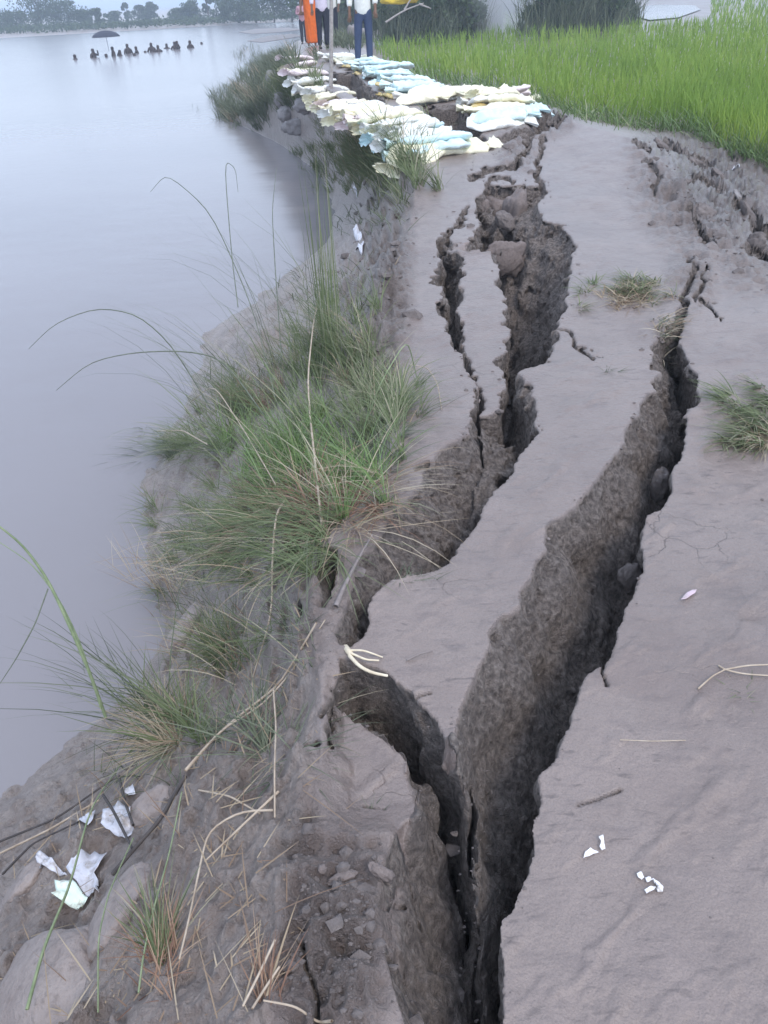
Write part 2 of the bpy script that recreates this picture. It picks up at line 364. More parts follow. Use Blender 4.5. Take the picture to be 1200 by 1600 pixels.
# ------------------------------------------------------------------ node helpers
class NT:
    def __init__(s, name, vol=False):
        s.m = bpy.data.materials.new(name); s.m.use_nodes = True; s.t = s.m.node_tree; s.t.nodes.clear()
        s.out = s.t.nodes.new('ShaderNodeOutputMaterial')
    def n(s, ty, **kw):
        nd = s.t.nodes.new(ty)
        for k, val in kw.items(): setattr(nd, k, val)
        return nd
    def l(s, a, b): s.t.links.new(a, b)
    def noise(s, scale, detail=4, rough=.55, vec=None, dist=0):
        nd = s.n('ShaderNodeTexNoise'); nd.inputs['Scale'].default_value = scale; nd.inputs['Detail'].default_value = detail
        nd.inputs['Roughness'].default_value = rough; nd.inputs['Distortion'].default_value = dist
        if vec is not None: s.l(vec, nd.inputs['Vector'])
        return nd.outputs['Fac']
    def ramp(s, fac, stops):
        nd = s.n('ShaderNodeValToRGB'); e = nd.color_ramp.elements
        while len(e) < len(stops): e.new(.5)
        for el, (p, c) in zip(e, stops):
            el.position = p; el.color = (c if isinstance(c, tuple) else (c, c, c))[:3]+(1,)
        s.l(fac, nd.inputs[0]); return nd.outputs[0]
    def mix(s, fac, a, b, mode='MIX'):
        nd = s.n('ShaderNodeMixRGB', blend_type=mode)
        for i, x in enumerate((fac, a, b)):
            if isinstance(x, (int, float)): nd.inputs[i].default_value = x if i == 0 else (x, x, x, 1)
            elif isinstance(x, tuple): nd.inputs[i].default_value = x[:3]+(1,)
            else: s.l(x, nd.inputs[i])
        return nd.outputs[0]
    def math(s, op, a, b=None):
        nd = s.n('ShaderNodeMath', operation=op)
        for i, x in enumerate((a, b)):
            if x is None: continue
            if isinstance(x, (int, float)): nd.inputs[i].default_value = x
            else: s.l(x, nd.inputs[i])
        return nd.outputs[0]
    def bsdf(s, col, rough=.8, bump=None, bd=.01, bs=1., spec=.5, **kw):
        p = s.n('ShaderNodeBsdfPrincipled')
        for nm, x in (('Base Color', col), ('Roughness', rough)):
            if isinstance(x, (int, float)): p.inputs[nm].default_value = x
            elif isinstance(x, tuple): p.inputs[nm].default_value = x[:3]+(1,)
            else: s.l(x, p.inputs[nm])
        p.inputs['Specular IOR Level'].default_value = spec
        for k, x in kw.items(): p.inputs[k].default_value = x
        if bump is not None:
            b = s.n('ShaderNodeBump'); b.inputs['Distance'].default_value = bd; b.inputs['Strength'].default_value = bs
            s.l(bump, b.inputs['Height']); s.l(b.outputs[0], p.inputs['Normal'])
        s.l(p.outputs[0], s.out.inputs[0]); s.p = p
        return s.m
    def attr(s, nm): nd = s.n('ShaderNodeAttribute', attribute_name=nm); return nd.outputs['Fac']
    def pos(s): return s.n('ShaderNodeNewGeometry').outputs['Position']
    def obj(s): return s.n('ShaderNodeTexCoord').outputs['Object']
    def rnd(s): return s.n('ShaderNodeObjectInfo').outputs['Random']

def mat_ground():
    t = NT('river silt')
    P = t.pos(); fr = t.attr('fresh'); ru = t.attr('rubble'); bk = t.attr('bank')
    mp = t.n('ShaderNodeMapping'); mp.inputs['Scale'].default_value = (1., 2.6, 1.); mp.inputs['Rotation'].default_value = (0, 0, R(-35)); t.l(P, mp.inputs[0])
    big = t.noise(1.1, 5, .55, P); mid = t.noise(7, 6, .6, P); fine = t.noise(55, 6, .65, P); vf = t.noise(260, 3, .6, P)
    smear = t.noise(9, 5, .6, mp.outputs[0], .6)
    top = t.ramp(big, [(.3, (.195, .150, .133)), (.55, (.248, .196, .174)), (.75, (.224, .170, .147))])
    top = t.mix(t.ramp(smear, [(.52, 0.), (.68, .6)]), top, (.145, .115, .108))
    top = t.mix(t.ramp(mid, [(.45, 0.), (.7, .3)]), top, (.295, .232, .212))
    soil = t.ramp(fine, [(.34, (.095, .073, .063)), (.48, (.225, .182, .160)), (.63, (.40, .335, .298))])
    soil = t.mix(t.ramp(mid, [(.4, 0.), (.65, .35)]), soil, (.15, .125, .115))
    mud = t.ramp(mid, [(.3, (.23, .184, .165)), (.5, (.32, .264, .238)), (.7, (.39, .33, .30))])
    mud = t.mix(t.ramp(fine, [(.50, 0.), (.64, .6)]), mud, (.17, .13, .115))
    vo = t.n('ShaderNodeTexVoronoi', feature='DISTANCE_TO_EDGE'); vo.inputs['Scale'].default_value = 5.5; 
    wv_ = t.n('ShaderNodeTexNoise'); wv_.inputs['Scale'].default_value = 4; wv_.inputs['Detail'].default_value = 5; t.l(P, wv_.inputs['Vector'])
    wm = t.mix(.22, P, wv_.outputs['Color']); t.l(wm, vo.inputs['Vector'])
    hair = t.math('MULTIPLY', t.ramp(vo.outputs['Distance'], [(.0, 1.), (.012, 0.)]), t.ramp(t.noise(1.7, 3, .5, P), [(.56, 0.), (.64, 1.)]))
    dash = t.n('ShaderNodeMapping'); dash.inputs['Scale'].default_value = (14, 46, 14); dash.inputs['Rotation'].default_value = (0, 0, R(-28)); t.l(P, dash.inputs[0])
    ds = t.noise(1., 3, .6, dash.outputs[0], .4)
    top = t.mix(t.math('MULTIPLY', t.ramp(ds, [(.60, 0.), (.68, 1.)]), t.ramp(big, [(.35, .15), (.6, .8)])), top, (.11, .085, .078))
    top = t.mix(t.ramp(vf, [(.35, .34), (.55, 0.)]), top, (.11, .082, .072))
    damp = t.noise(2.3, 4, .6, P, .8)
    top = t.mix(t.ramp(damp, [(.50, 0.), (.64, .5)]), top, (.165, .122, .108))
    top = t.mix(t.math('MULTIPLY', hair, .35), top, (.07, .055, .05))
    col = t.mix(bk, top, mud)
    rb = t.mix(t.ramp(fine, [(.35, 1.), (.6, .35)]), col, (.14, .117, .11))
    col = t.mix(t.math('MULTIPLY', ru, .75), col, rb)
    col = t.mix(fr, col, soil)
    h = t.math('MULTIPLY', mid, .3)
    h = t.math('ADD', h, t.math('MULTIPLY', fine, t.math('ADD', t.math('MULTIPLY', t.math('MAXIMUM', t.math('MAXIMUM', fr, ru), t.math('MULTIPLY', bk, .6)), 1.7), .28)))
    h = t.math('ADD', h, t.math('MULTIPLY', vf, t.math('ADD', t.math('MULTIPLY', fr, .8), .05)))
    h = t.math('SUBTRACT', h, t.math('MULTIPLY', hair, .12))
    ro = t.mix(fr, t.ramp(big, [(.35, .28), (.7, .42)]), .95)
    return t.bsdf(col, ro, h, .022, 1., .85)
def mat_water():
    t = NT('silty water')
    P = t.pos()
    mp = t.n('ShaderNodeMapping'); mp.inputs['Scale'].default_value = (.6, 1., 1.); t.l(P, mp.inputs[0])
    n1 = t.noise(1.2, 3, .5, mp.outputs[0]); n2 = t.noise(6, 2, .5, mp.outputs[0])
    h = t.math('ADD', n1, t.math('MULTIPLY', n2, .12))
    big = t.noise(.12, 3, .5, P)
    col = t.ramp(big, [(.3, (.235, .222, .235)), (.7, (.285, .268, .28))])
    return t.bsdf(col, .18, h, .018, .8, .5, IOR=1.33)

ground, GRID = build_ground()
ground.data.materials.append(mat_ground())
print('ground faces', len(ground.data.polygons))

# water: one wide sheet, ending under the banks
bm = bmesh.new()
xs = [-1500, -300, -60, -10, 3, 40]; ys = [-4, 4, 20, 60, 200, 1500]
vs = [[bm.verts.new((x, y, WATER_Z)) for y in ys] for x in xs]
for i in range(len(xs)-1):
    for j in range(len(ys)-1): bm.faces.new((vs[i][j], vs[i+1][j], vs[i+1][j+1], vs[i][j+1]))
me = bpy.data.meshes.new('water'); bm.to_mesh(me); bm.free()
wat = bpy.data.objects.new('water', me); COL.objects.link(wat); wat['kind'] = 'structure'; me.materials.append(mat_water())

# ------------------------------------------------------------------ places on the ground, by picture point
GX, GY, GZ, GU, GV = GRID
def gpt(u, v, up=0.):
    u = np.atleast_1d(np.asarray(u, float)); v = np.atleast_1d(np.asarray(v, float))
    a = (u-600)/FPX; b = -(v-800)/FPX
    P = 600+FPX*(a*cr-b*sr); Q = 800-FPX*(a*sr+b*cr)
    fi = np.interp(P, PC, np.arange(len(PC))); fj = np.interp(Q, QR, np.arange(len(QR)))
    i = np.minimum(fi.astype(int), len(PC)-2); j = np.minimum(fj.astype(int), len(QR)-2); x = fi-i; y = fj-j
    o = [(A[i, j]*(1-x)+A[i+1, j]*x)*(1-y)+(A[i, j+1]*(1-x)+A[i+1, j+1]*x)*y for A in (GX, GY, GZ)]
    o = np.stack(o, 1); o[:, 2] += up
    return o
def g1(u, v, up=0.): return Vector(gpt(u, v, up)[0])
def g0(u, v, up=0.):      # on the uncracked crest
    z = float(base_z(np.array([float(u)]), np.array([float(v)]))[0])+up; x, y = unproj(u, v, z); return Vector((float(x), float(y), z))
def w1p(u, v, z=WATER_Z):
    x, y = unproj(u, v, z); return Vector((float(x), float(y), z))
def ppm(p):          # picture pixels per metre at a place
    q = cam.matrix_world.inverted() @ Vector(p); return FPX/max(.3, -q.z)

def empty(name, loc=(0, 0, 0)):
    o = bpy.data.objects.new(name, None); COL.objects.link(o); o.location = loc; o.empty_display_size = .1; return o
def tag(o, label, cat, group=None, kind=None):
    if label: o['label'] = label
    if cat: o['category'] = cat
    if group: o['group'] = group
    if kind: o['kind'] = kind
    return o
def mesh_np(name, V, F, mat, parent=None, attrs=None, smooth=True, loc=None):
    me = bpy.data.meshes.new(name); V = np.asarray(V, np.float32); F = np.asarray(F, np.int32); k = F.shape[1]
    me.vertices.add(len(V)); me.vertices.foreach_set('co', V.ravel())
    me.loops.add(F.size); me.loops.foreach_set('vertex_index', F.ravel())
    me.polygons.add(len(F)); me.polygons.foreach_set('loop_start', np.arange(0, F.size, k, dtype=np.int32))
    me.polygons.foreach_set('loop_total', np.full(len(F), k, np.int32)); me.polygons.foreach_set('use_smooth', np.full(len(F), smooth, bool))
    me.update(); me.validate()
    for nm, a in (attrs or {}).items():
        at = me.attributes.new(nm, 'FLOAT', 'POINT'); at.data.foreach_set('value', np.asarray(a, np.float32))
    if mat: me.materials.append(mat)
    o = bpy.data.objects.new(name, me); COL.objects.link(o)
    if loc is not None: o.location = loc
    if parent: o.parent = parent
    return o
def merge(parts):
    V = []; F = []; n = 0
    for v, f in parts:
        V.append(v); F.append(np.asarray(f)+n); n += len(v)
    return np.concatenate(V), np.concatenate(F)
def tube(pts, r0, r1, sides=6, closed=True):
    P = np.asarray(pts, float); n = len(P); T = np.gradient(P, axis=0); T /= np.linalg.norm(T, axis=1)[:, None]+1e-9
    ref = np.array([.31, .2, .93]) if abs(T[0][2]) < .9 else np.array([1., .1, 0]); V = []
    rr = np.interp(np.arange(n), [0, n-1], [r0, r1]) if np.isscalar(r0) else np.asarray(r0)
    for i in range(n):
        a = np.cross(T[i], ref); a /= np.linalg.norm(a); b = np.cross(T[i], a)
        for k in range(sides):
            th = 2*math.pi*k/sides; V.append(P[i]+rr[i]*(a*math.cos(th)+b*math.sin(th)))
    F = [(i*sides+k, i*sides+(k+1) % sides, (i+1)*sides+(k+1) % sides, (i+1)*sides+k) for i in range(n-1) for k in range(sides)]
    c0 = len(V); V.append(P[0]); V.append(P[-1])
    F += [(c0, (k+1) % sides, k, k) for k in range(sides)] + [(c0+1, (n-1)*sides+k, (n-1)*sides+(k+1) % sides, (n-1)*sides+(k+1) % sides) for k in range(sides)]
    F = [f if f[2] != f[3] else (f[0], f[1], f[2], f[2]) for f in F]
    return np.array(V), F
def fix(F):  # degenerate quads are kept as triangles via bmesh-free trick: drop caps of thin stems
    F = np.asarray(F); return F[F[:, 2] != F[:, 3]]
def spline(pts, n=16):
    P = np.asarray(pts, float); t = np.linspace(0, len(P)-1, n); k = np.arange(len(P))
    out = np.stack([np.interp(t, k, P[:, i]) for i in range(P.shape[1])], 1)
    for _ in range(2): out[1:-1] = (out[:-2]+2*out[1:-1]+out[2:])/4
    return out

# ------------------------------------------------------------------ vegetation
rg = np.random.default_rng(11)
def ribbons(root, az, th0, th1, L, W, seg=5, twist=None):
    """blades as ribbons: th0/th1 lean from the vertical at foot and tip"""
    n = len(root); P = np.zeros((n, seg+1, 3)); P[:, 0] = root
    for s in range(seg):
        th = th0+(th1-th0)*((s+.5)/seg)**1.3
        d = np.stack([np.sin(th)*np.cos(az), np.sin(th)*np.sin(az), np.cos(th)], 1)
        P[:, s+1] = P[:, s]+d*(L/seg)[:, None]
    side_az = az+math.pi/2+(rg.uniform(-.9, .9, n) if twist is None else twist)
    S = np.stack([np.cos(side_az), np.sin(side_az), rg.uniform(-.3, .3, n)], 1)
    prof = np.array([.75, 1., .95, .75, .45, .06]) if seg == 5 else np.interp(np.linspace(0, 1, seg+1), [0, .2, .6, 1], [.8, 1, .8, .06])
    V = np.empty((n, seg+1, 2, 3))
    V[:, :, 0] = P-S[:, None]*(W[:, None]*prof/2)[..., None]; V[:, :, 1] = P+S[:, None]*(W[:, None]*prof/2)[..., None]
    base = (np.arange(n)*(seg+1)*2)[:, None]
    q = [np.stack([base[:, 0]+2*s, base[:, 0]+2*s+1, base[:, 0]+2*s+3, base[:, 0]+2*s+2], 1) for s in range(seg)]
    F = np.concatenate(q)
    sh = np.repeat(rg.random(n), (seg+1)*2); tt = np.tile(np.repeat(np.linspace(0, 1, seg+1), 2), n)
    return V.reshape(-1, 3), F, sh, tt
def mat_blade(name, stops, tipc=None, tr=.25, rough=.6):
    t = NT(name); sh = t.attr('shade'); tt = t.attr('along')
    c = t.ramp(sh, stops)
    if tipc: c = t.mix(t.math('MULTIPLY', t.math('POWER', tt, 2.), .7), c, tipc)
    p = t.n('ShaderNodeBsdfPrincipled'); t.l(c, p.inputs['Base Color']); p.inputs['Roughness'].default_value = rough; p.inputs['Specular IOR Level'].default_value = .3
    tl = t.n('ShaderNodeBsdfTranslucent'); t.l(c, tl.inputs['Color'])
    m = t.n('ShaderNodeMixShader'); m.inputs[0].default_value = tr; t.l(p.outputs[0], m.inputs[1]); t.l(tl.outputs[0], m.inputs[2]); t.l(m.outputs[0], t.out.inputs[0])
    return t.m
M_GREEN = mat_blade('bank grass', [(0, (.085, .115, .055)), (.4, (.145, .185, .085)), (.72, (.20, .235, .12)), (.86, (.25, .26, .17)), (1, (.40, .36, .26))])
M_BRIGHT = mat_blade('fresh grass', [(0, (.10, .165, .055)), (.5, (.17, .255, .085)), (.85, (.22, .32, .15)), (1, (.38, .38, .25))])
M_DUSK = mat_blade('dull grass', [(0, (.075, .095, .06)), (.5, (.125, .15, .095)), (1, (.21, .23, .155))])
M_STRAW = mat_blade('dry grass', [(0, (.20, .13, .09)), (.5, (.36, .28, .19)), (1, (.52, .46, .35))], tr=.1)
M_RUST = mat_blade('rusty dry grass', [(0, (.16, .085, .06)), (.6, (.30, .18, .12)), (1, (.42, .31, .22))], tr=.1)
M_RICE = mat_blade('rice', [(0, (.13, .22, .03)), (.5, (.21, .33, .045)), (1, (.36, .45, .09))], (.26, .40, .08), .35)

def blades(name, parent, mat, cu, cv, ru, rv, n, L, W, az, azs, th0, th1, seg=5, gauss=True, up=-.01, rot=0.):
    """az: mean heading in degrees (0 = +x, 90 = away from the viewer)"""
    a, b = (rg.normal(0, .5, n), rg.normal(0, .5, n)) if gauss else (rg.uniform(-1, 1, n), rg.uniform(-1, 1, n))
    c_, s_ = math.cos(R(rot)), math.sin(R(rot))
    u = cu+ru*a*c_-rv*b*s_; v = cv+ru*a*s_+rv*b*c_
    if n > 200:                                   # bunches, not an even mat
        g_ = rg.integers(0, max(6, n//34), n); gu = rg.normal(0, 1, g_.max()+1); gv = rg.normal(0, 1, g_.max()+1); hb = rg.normal(0, 1, g_.max()+1)
        u = cu+ru*.55*gu[g_]+rg.normal(0, 4, n); v = cv+rv*.55*gv[g_]+rg.normal(0, 3, n); az_b = hb[g_]
    else: az_b = np.zeros(n)
    root = gpt(u, v, up)
    root[:, 2] = np.maximum(root[:, 2], WATER_Z-.15)
    dirr = R(az)+az_b*R(azs)*.8+rg.normal(0, R(azs)*.6, n) if azs < 170 else rg.uniform(0, 2*math.pi, n)
    Ls = (L[0]*.8+(L[1]-L[0]*.8)*rg.random(n)**1.7)*(1+.22*np.clip(az_b, -1.5, 1.5)); Ws = rg.uniform(W[0], W[1], n)
    t0 = np.abs(rg.uniform(R(th0[0]), R(th0[1]), n)); t1 = rg.uniform(R(th1[0]), R(th1[1]), n)
    V, F, sh, tt = ribbons(root, dirr, t0, t1, Ls, Ws, seg)
    if n > 200: sh = np.clip(sh*.7+.15+np.repeat(np.clip(az_b, -2, 2)*.14, len(sh)//n), 0, 1)
    org = np.array(parent.matrix_basis.translation) if parent else np.zeros(3)
    return mesh_np(name, V-org, F, mat, parent, {'shade': sh, 'along': tt})

def tussock(label, cu, cv, layers, cat='grass tussock', group='grass tussocks on the embankment', name='grass_tussock'):
    root = empty(name, g1(cu, cv)); tag(root, label, cat, group)
    for (nm, mat, du, dv, ru, rv, n, L, W, az, azs, th0, th1) in layers:
        blades(nm, root, mat, cu+du, cv+dv, ru, rv, n, L, W, az, azs, th0, th1)
    return root
GB, DB, LB = 'green_blades', 'dry_blades', 'long_blades'
w3 = (.0022, .005)
tussock('biggest bright green grass tussock, rusty dead blades at its foot', 490, 765, [
    (GB, M_BRIGHT, -20, -20, 95, 65, 1900, (.12, .36), w3, 130, 95, (5, 45), (50, 110)),
    ('low_blades', M_GREEN, -60, 50, 130, 60, 1500, (.12, .34), w3, 190, 80, (25, 70), (80, 115)),
    (DB, M_RUST, -5, 35, 75, 30, 1300, (.12, .36), (.002, .0045), 270, 90, (30, 80), (80, 130)),
    ('straw_blades', M_STRAW, 20, 35, 90, 40, 420, (.15, .45), (.002, .004), 320, 110, (40, 85), (80, 115)),
    (LB, M_GREEN, -10, -10, 70, 60, 44, (.5, 1.0), (.003, .006), 140, 45, (5, 35), (60, 115))])
tussock('tall upright grass tussock behind the biggest one, its stems standing against the water', 515, 560, [
    (GB, M_GREEN, 10, 20, 75, 95, 1900, (.12, .36), (.0025, .006), 120, 90, (5, 50), (40, 110)), (DB, M_STRAW, 10, 20, 75, 95, 240, (.12, .4), (.002, .004), 120, 100, (10, 60), (50, 110)),
    ('upright_stems', M_GREEN, 0, 30, 16, 26, 34, (.8, 1.15), (.004, .007), 90, 60, (0, 6), (2, 14)),
    (LB, M_DUSK, -60, 0, 70, 60, 56, (.6, 1.4), (.0015, .004), 150, 40, (8, 30), (60, 112))])
tussock('low spreading grass mat right of the big tussocks on the path edge', 585, 640, [
    (GB, M_GREEN, 0, 0, 45, 55, 1500, (.10, .26), w3, 20, 75, (20, 60), (70, 105)),
    (DB, M_STRAW, -10, 10, 50, 50, 90, (.15, .42), (.002, .004), 20, 70, (20, 60), (70, 110))])
tussock('leafy green tussock left of the tall stems, leaning out over the water', 370, 640, [
    (GB, M_GREEN, 10, 10, 75, 60, 1000, (.14, .4), w3, 170, 70, (10, 50), (50, 110)),
    (DB, M_RUST, 30, 0, 50, 40, 260, (.1, .3), w3, 160, 90, (20, 70), (60, 120)),
    (LB, M_DUSK, -10, 0, 60, 50, 60, (.6, 1.4), (.0015, .004), 160, 38, (15, 50), (70, 115))])
tussock('thin trailing tussock of flattened blades running down to the waterline below the leafy one', 300, 700, [
    (GB, M_GREEN, 20, 0, 70, 30, 520, (.15, .45), w3, 190, 50, (40, 80), (80, 100)),
    (DB, M_DUSK, 0, 10, 80, 30, 300, (.15, .5), w3, 200, 60, (50, 80), (80, 100))])
tussock('muddy flattened tussock between the biggest tussock and the small dark hole', 350, 860, [
    (GB, M_GREEN, 20, 0, 120, 45, 900, (.12, .36), w3, 210, 60, (35, 80), (80, 112)),
    (DB, M_STRAW, 30, 10, 100, 50, 170, (.15, .45), w3, 220, 60, (40, 80), (80, 110))])
tussock('dry matted tussock of brown stalks on the path edge beside the broken slope', 590, 735, [
    (GB, M_DUSK, -10, -30, 40, 30, 500, (.1, .24), w3, 0, 80, (40, 80), (80, 110)),
    (DB, M_STRAW, -40, 35, 60, 26, 170, (.15, .42), (.002, .004), 330, 60, (40, 80), (80, 115))])
tussock('spiky grey green tussock near the lower left, radiating over the wet mud', 270, 1160, [
    (GB, M_GREEN, 0, 0, 44, 36, 330, (.10, .34), (.003, .006), 150, 90, (20, 60), (55, 100)),
    (DB, M_STRAW, 5, 10, 40, 26, 260, (.1, .30), (.002, .004), 170, 90, (30, 75), (70, 110)),
    (LB, M_DUSK, -10, -20, 30, 30, 34, (.4, .75), (.003, .005), 165, 50, (20, 60), (60, 100))])
tussock('small grey tussock with crossing bent blades above the long dry stalk', 345, 1030, [
    (GB, M_GREEN, 0, 0, 60, 50, 420, (.10, .30), (.002, .0045), 150, 100, (25, 70), (60, 105)),
    (DB, M_STRAW, 0, 0, 60, 50, 120, (.12, .34), (.002, .004), 150, 120, (35, 75), (70, 110))])
tussock('flattened green tussock pressed down under the long dry stalk', 420, 1150, [
    (GB, M_DUSK, 0, 0, 40, 55, 360, (.08, .24), (.002, .0045), 320, 90, (50, 85), (80, 105)),
    (DB, M_STRAW, 0, 0, 45, 60, 60, (.1, .25), (.0015, .003), 320, 110, (60, 88), (80, 100))])
tussock('thin upright bunch of greenish stems at the bottom edge, growing from rusty roots', 262, 1510, [
    (GB, M_GREEN, 0, 0, 14, 34, 90, (.08, .2), (.002, .004), 100, 60, (15, 50), (40, 80)),
    (DB, M_RUST, 0, 20, 22, 60, 130, (.06, .17), (.0015, .003), 100, 90, (30, 70), (60, 90))])
tussock('rusty dry wisp at the bottom edge in the grey mud', 415, 1560, [
    (DB, M_RUST, 0, 0, 16, 30, 60, (.05, .14), (.0015, .003), 80, 60, (30, 75), (60, 90))])
for q, (lu, lv, du, n, lab) in enumerate([(250, 925, 60, 90, 'pale combed blades bowed over the water edge above the buried sack'), (190, 1090, 60, 60, 'thin tangle of blades standing in the water left of the spiky tussock'),
        (130, 780, 26, 60, 'tiny grass tuft sticking out of the shallow muddy water'), (20, 920, 10, 16, 'few dark blades poking from the water at the left edge')]):
    tussock(lab, lu, lv, [(GB, M_DUSK if q else M_STRAW, 0, 0, du, du*.5, n, (.12, .45) if q < 2 else (.05, .18), (.002, .004), 160, 60, (10, 60), (50, 100))])
# on the crest
CG = 'grass patches on the crest'
tussock('yellowing low grass patch beside the narrow top end of the long right crack', 985, 455, [
    (GB, M_GREEN, 0, 0, 55, 18, 900, (.05, .15), (.003, .006), 180, 110, (35, 75), (75, 105)),
    (DB, M_STRAW, 5, 8, 55, 18, 800, (.05, .16), (.003, .006), 200, 120, (40, 80), (80, 105))], 'grass patch', CG, 'grass_patch')
tussock('grey dried tuft hanging over the narrow end of the long right crack', 1040, 510, [
    (DB, M_STRAW, 0, 0, 24, 16, 170, (.06, .17), (.003, .006), 330, 100, (40, 80), (80, 110)),
    (GB, M_DUSK, 0, 0, 24, 20, 150, (.05, .14), (.003, .005), 330, 100, (40, 80), (80, 110))], 'grass tuft', CG, 'grass_tuft')
tussock('green grass patch at the right edge of the crest, blades combed to the left', 1190, 655, [
    (GB, M_GREEN, 0, 0, 55, 42, 1100, (.07, .2), (.003, .006), 170, 50, (45, 80), (80, 100)),
    (DB, M_STRAW, 0, 10, 60, 36, 300, (.06, .2), (.002, .004), 180, 60, (50, 85), (80, 100))], 'grass patch', CG, 'grass_patch')
tussock('tiny green sprig on the bare silt between the two wide cracks', 955, 585, [
    (GB, M_DUSK, 0, 0, 16, 5, 46, (.03, .09), (.002, .004), 0, 120, (50, 85), (80, 95))], 'grass sprig', CG, 'grass_sprig')
tussock('small pale sprig on the silt near the right edge below the forked root', 1165, 1085, [
    (GB, M_GREEN, 0, 0, 16, 16, 60, (.02, .07), (.0012, .0025), 0, 175, (50, 85), (80, 95))], 'grass sprig', CG, 'grass_sprig')
tussock('small muddy sprig on the lower left slab', 578, 1243, [
    (GB, M_DUSK, 0, 0, 12, 10, 36, (.015, .05), (.001, .002), 0, 175, (50, 85), (80, 95))], 'grass sprig', CG, 'grass_sprig')
tussock('pale dry fan of blades lying across the broken slope above the cream roots', 590, 903, [
    (DB, M_STRAW, 0, 0, 12, 6, 34, (.08, .2), (.0015, .003), 165, 40, (50, 80), (70, 110)),
    (GB, M_DUSK, 40, 5, 36, 6, 60, (.04, .1), (.0015, .003), 20, 80, (60, 88), (85, 95))], 'grass tuft', CG, 'grass_tuft')
# bank growth round the sandbags
BG = 'grass clumps on the far part of the bank'
tussock('dark blue green grass clump on the bank under the near end of the sandbags', 572, 256, [
    (GB, M_GREEN, 0, 0, 85, 52, 7500, (.14, .40), (.006, .012), 160, 90, (5, 50), (40, 110)),
    (DB, M_STRAW, 0, 10, 60, 50, 90, (.4, .9), (.004, .007), 120, 80, (0, 40), (20, 80))], 'grass clump', BG, 'grass_clump')
tussock('small dark green clump on the bank beside the pink end of the sandbags', 462, 145, [
    (GB, M_GREEN, 0, 0, 36, 16, 2200, (.25, .55), (.01, .018), 160, 90, (5, 50), (40, 110))], 'grass clump', BG, 'grass_clump')
tussock('dull clump at the outer bulge of the bank, mirrored in the water', 385, 172, [
    (GB, M_DUSK, 0, -10, 46, 34, 3600, (.25, .6), (.01, .018), 170, 90, (5, 50), (40, 100)),
    (DB, M_STRAW, 0, -10, 40, 30, 260, (.3, .7), (.008, .014), 170, 90, (10, 50), (40, 100))], 'grass clump', BG, 'grass_clump')
tussock('long dull grass clump along the bank below the group of people', 425, 108, [
    (GB, M_DUSK, 0, 0, 46, 22, 4200, (.3, .65), (.014, .026), 170, 90, (5, 45), (40, 100)),
    (DB, M_STRAW, 0, 0, 40, 20, 260, (.3, .7), (.01, .02), 170, 90, (10, 50), (40, 100))], 'grass clump', BG, 'grass_clump')
tussock('low grass clump on the path verge between the two groups of people', 545, 62, [
    (GB, M_DUSK, 0, 0, 30, 12, 1500, (.2, .5), (.02, .035), 0, 175, (5, 50), (30, 90))], 'grass clump', BG, 'grass_clump')

def stuff_blades(name, label, cat, mat, U, V_, L, W, az, azs, th0, th1, seg=4, zbase=None):
    n = len(U); root = gpt(U, V_, -.01)
    if zbase is not None:
        x, y = unproj(U, V_, zbase); root = np.stack([x, y, np.full(n, zbase)], 1)
    keep = root[:, 2] > WATER_Z-.1; root = root[keep]; n = len(root)
    sc = np.linalg.norm(root[:, :2], axis=1)
    W_ = np.maximum(rg.uniform(W[0], W[1], n), sc*rg.uniform(.0008, .0013, n))
    dirr = rg.uniform(0, 2*math.pi, n) if azs > 170 else R(az)+rg.normal(0, R(azs), n)
    Lb = rg.uniform(L[0], L[1], n)
    if name == 'rice_field': Lb = Lb*(1+.22*vnoise(root[:, 0]/1.1, root[:, 1]/2.6, root[:, 0]*0)+.1*vnoise(root[:, 0]/.3, root[:, 1]/.8, root[:, 0]*0))
    Vv, F, sh, tt = ribbons(root, dirr, rg.uniform(R(th0[0]), R(th0[1]), n), rg.uniform(R(th1[0]), R(th1[1]), n), Lb, W_, seg)
    if name == 'rice_field': sh = np.clip(sh*.6+.2+np.repeat(.35*vnoise(root[:, 0]/.9, root[:, 1]/2.2, root[:, 0]*0+7), len(sh)//n), 0, 1)
    o = mesh_np(name, Vv, F, mat, None, {'shade': sh, 'along': tt}); return tag(o, label, cat, None, 'stuff')
# sparse growth over the whole bank
n = 6000; vv = rg.uniform(100, 1250, n)**1.0; tt_ = rg.beta(1.3, 1.8, n); ue, uw = UE(vv), UW(vv); uu = ue-(ue-uw)*tt_
k = (vnoise(uu/60, vv/45, uu*0+.5) > .12) & (vnoise(uu/18, vv/14, uu*0+4.5) > -.3)
stuff_blades('bank_grass', 'thin short grass scattered over the wet mud of the bank', 'grass', M_DUSK, uu[k], vv[k], (.06, .28), (.002, .004), 160, 80, (20, 75), (60, 105))
# rice field: denser than anyone could count
n = 70000; uu = rg.uniform(560, 1420, n); vv = rg.uniform(-30, 560, n); k = vv < VF(uu)+rg.normal(0, 2.5, n)-1
hz = -8+.052*(600-uu); k &= (vv > hz+24)
k &= ~((uu < 1110) & (uu > 960) & (vv < 40)); k &= ~((uu < 640) & (vv < 62+(uu-570)*.2))
uu = uu[k]; vv = vv[k]
stuff_blades('rice_field', 'dense bright green young rice filling the field behind the embankment', 'rice', M_RICE, uu, vv, (.38, .70), (.006, .011), 0, 180, (0, 16), (8, 70), 3)
nf = 1500; uu = rg.uniform(640, 1260, nf); vv = VF(uu)+rg.normal(1, 4, nf)
stuff_blades('field_edge_grass', 'loose grass blades leaning out of the rice over the bare soil', 'grass', M_BRIGHT, uu, vv, (.2, .6), (.004, .008), 200, 80, (10, 60), (50, 110))
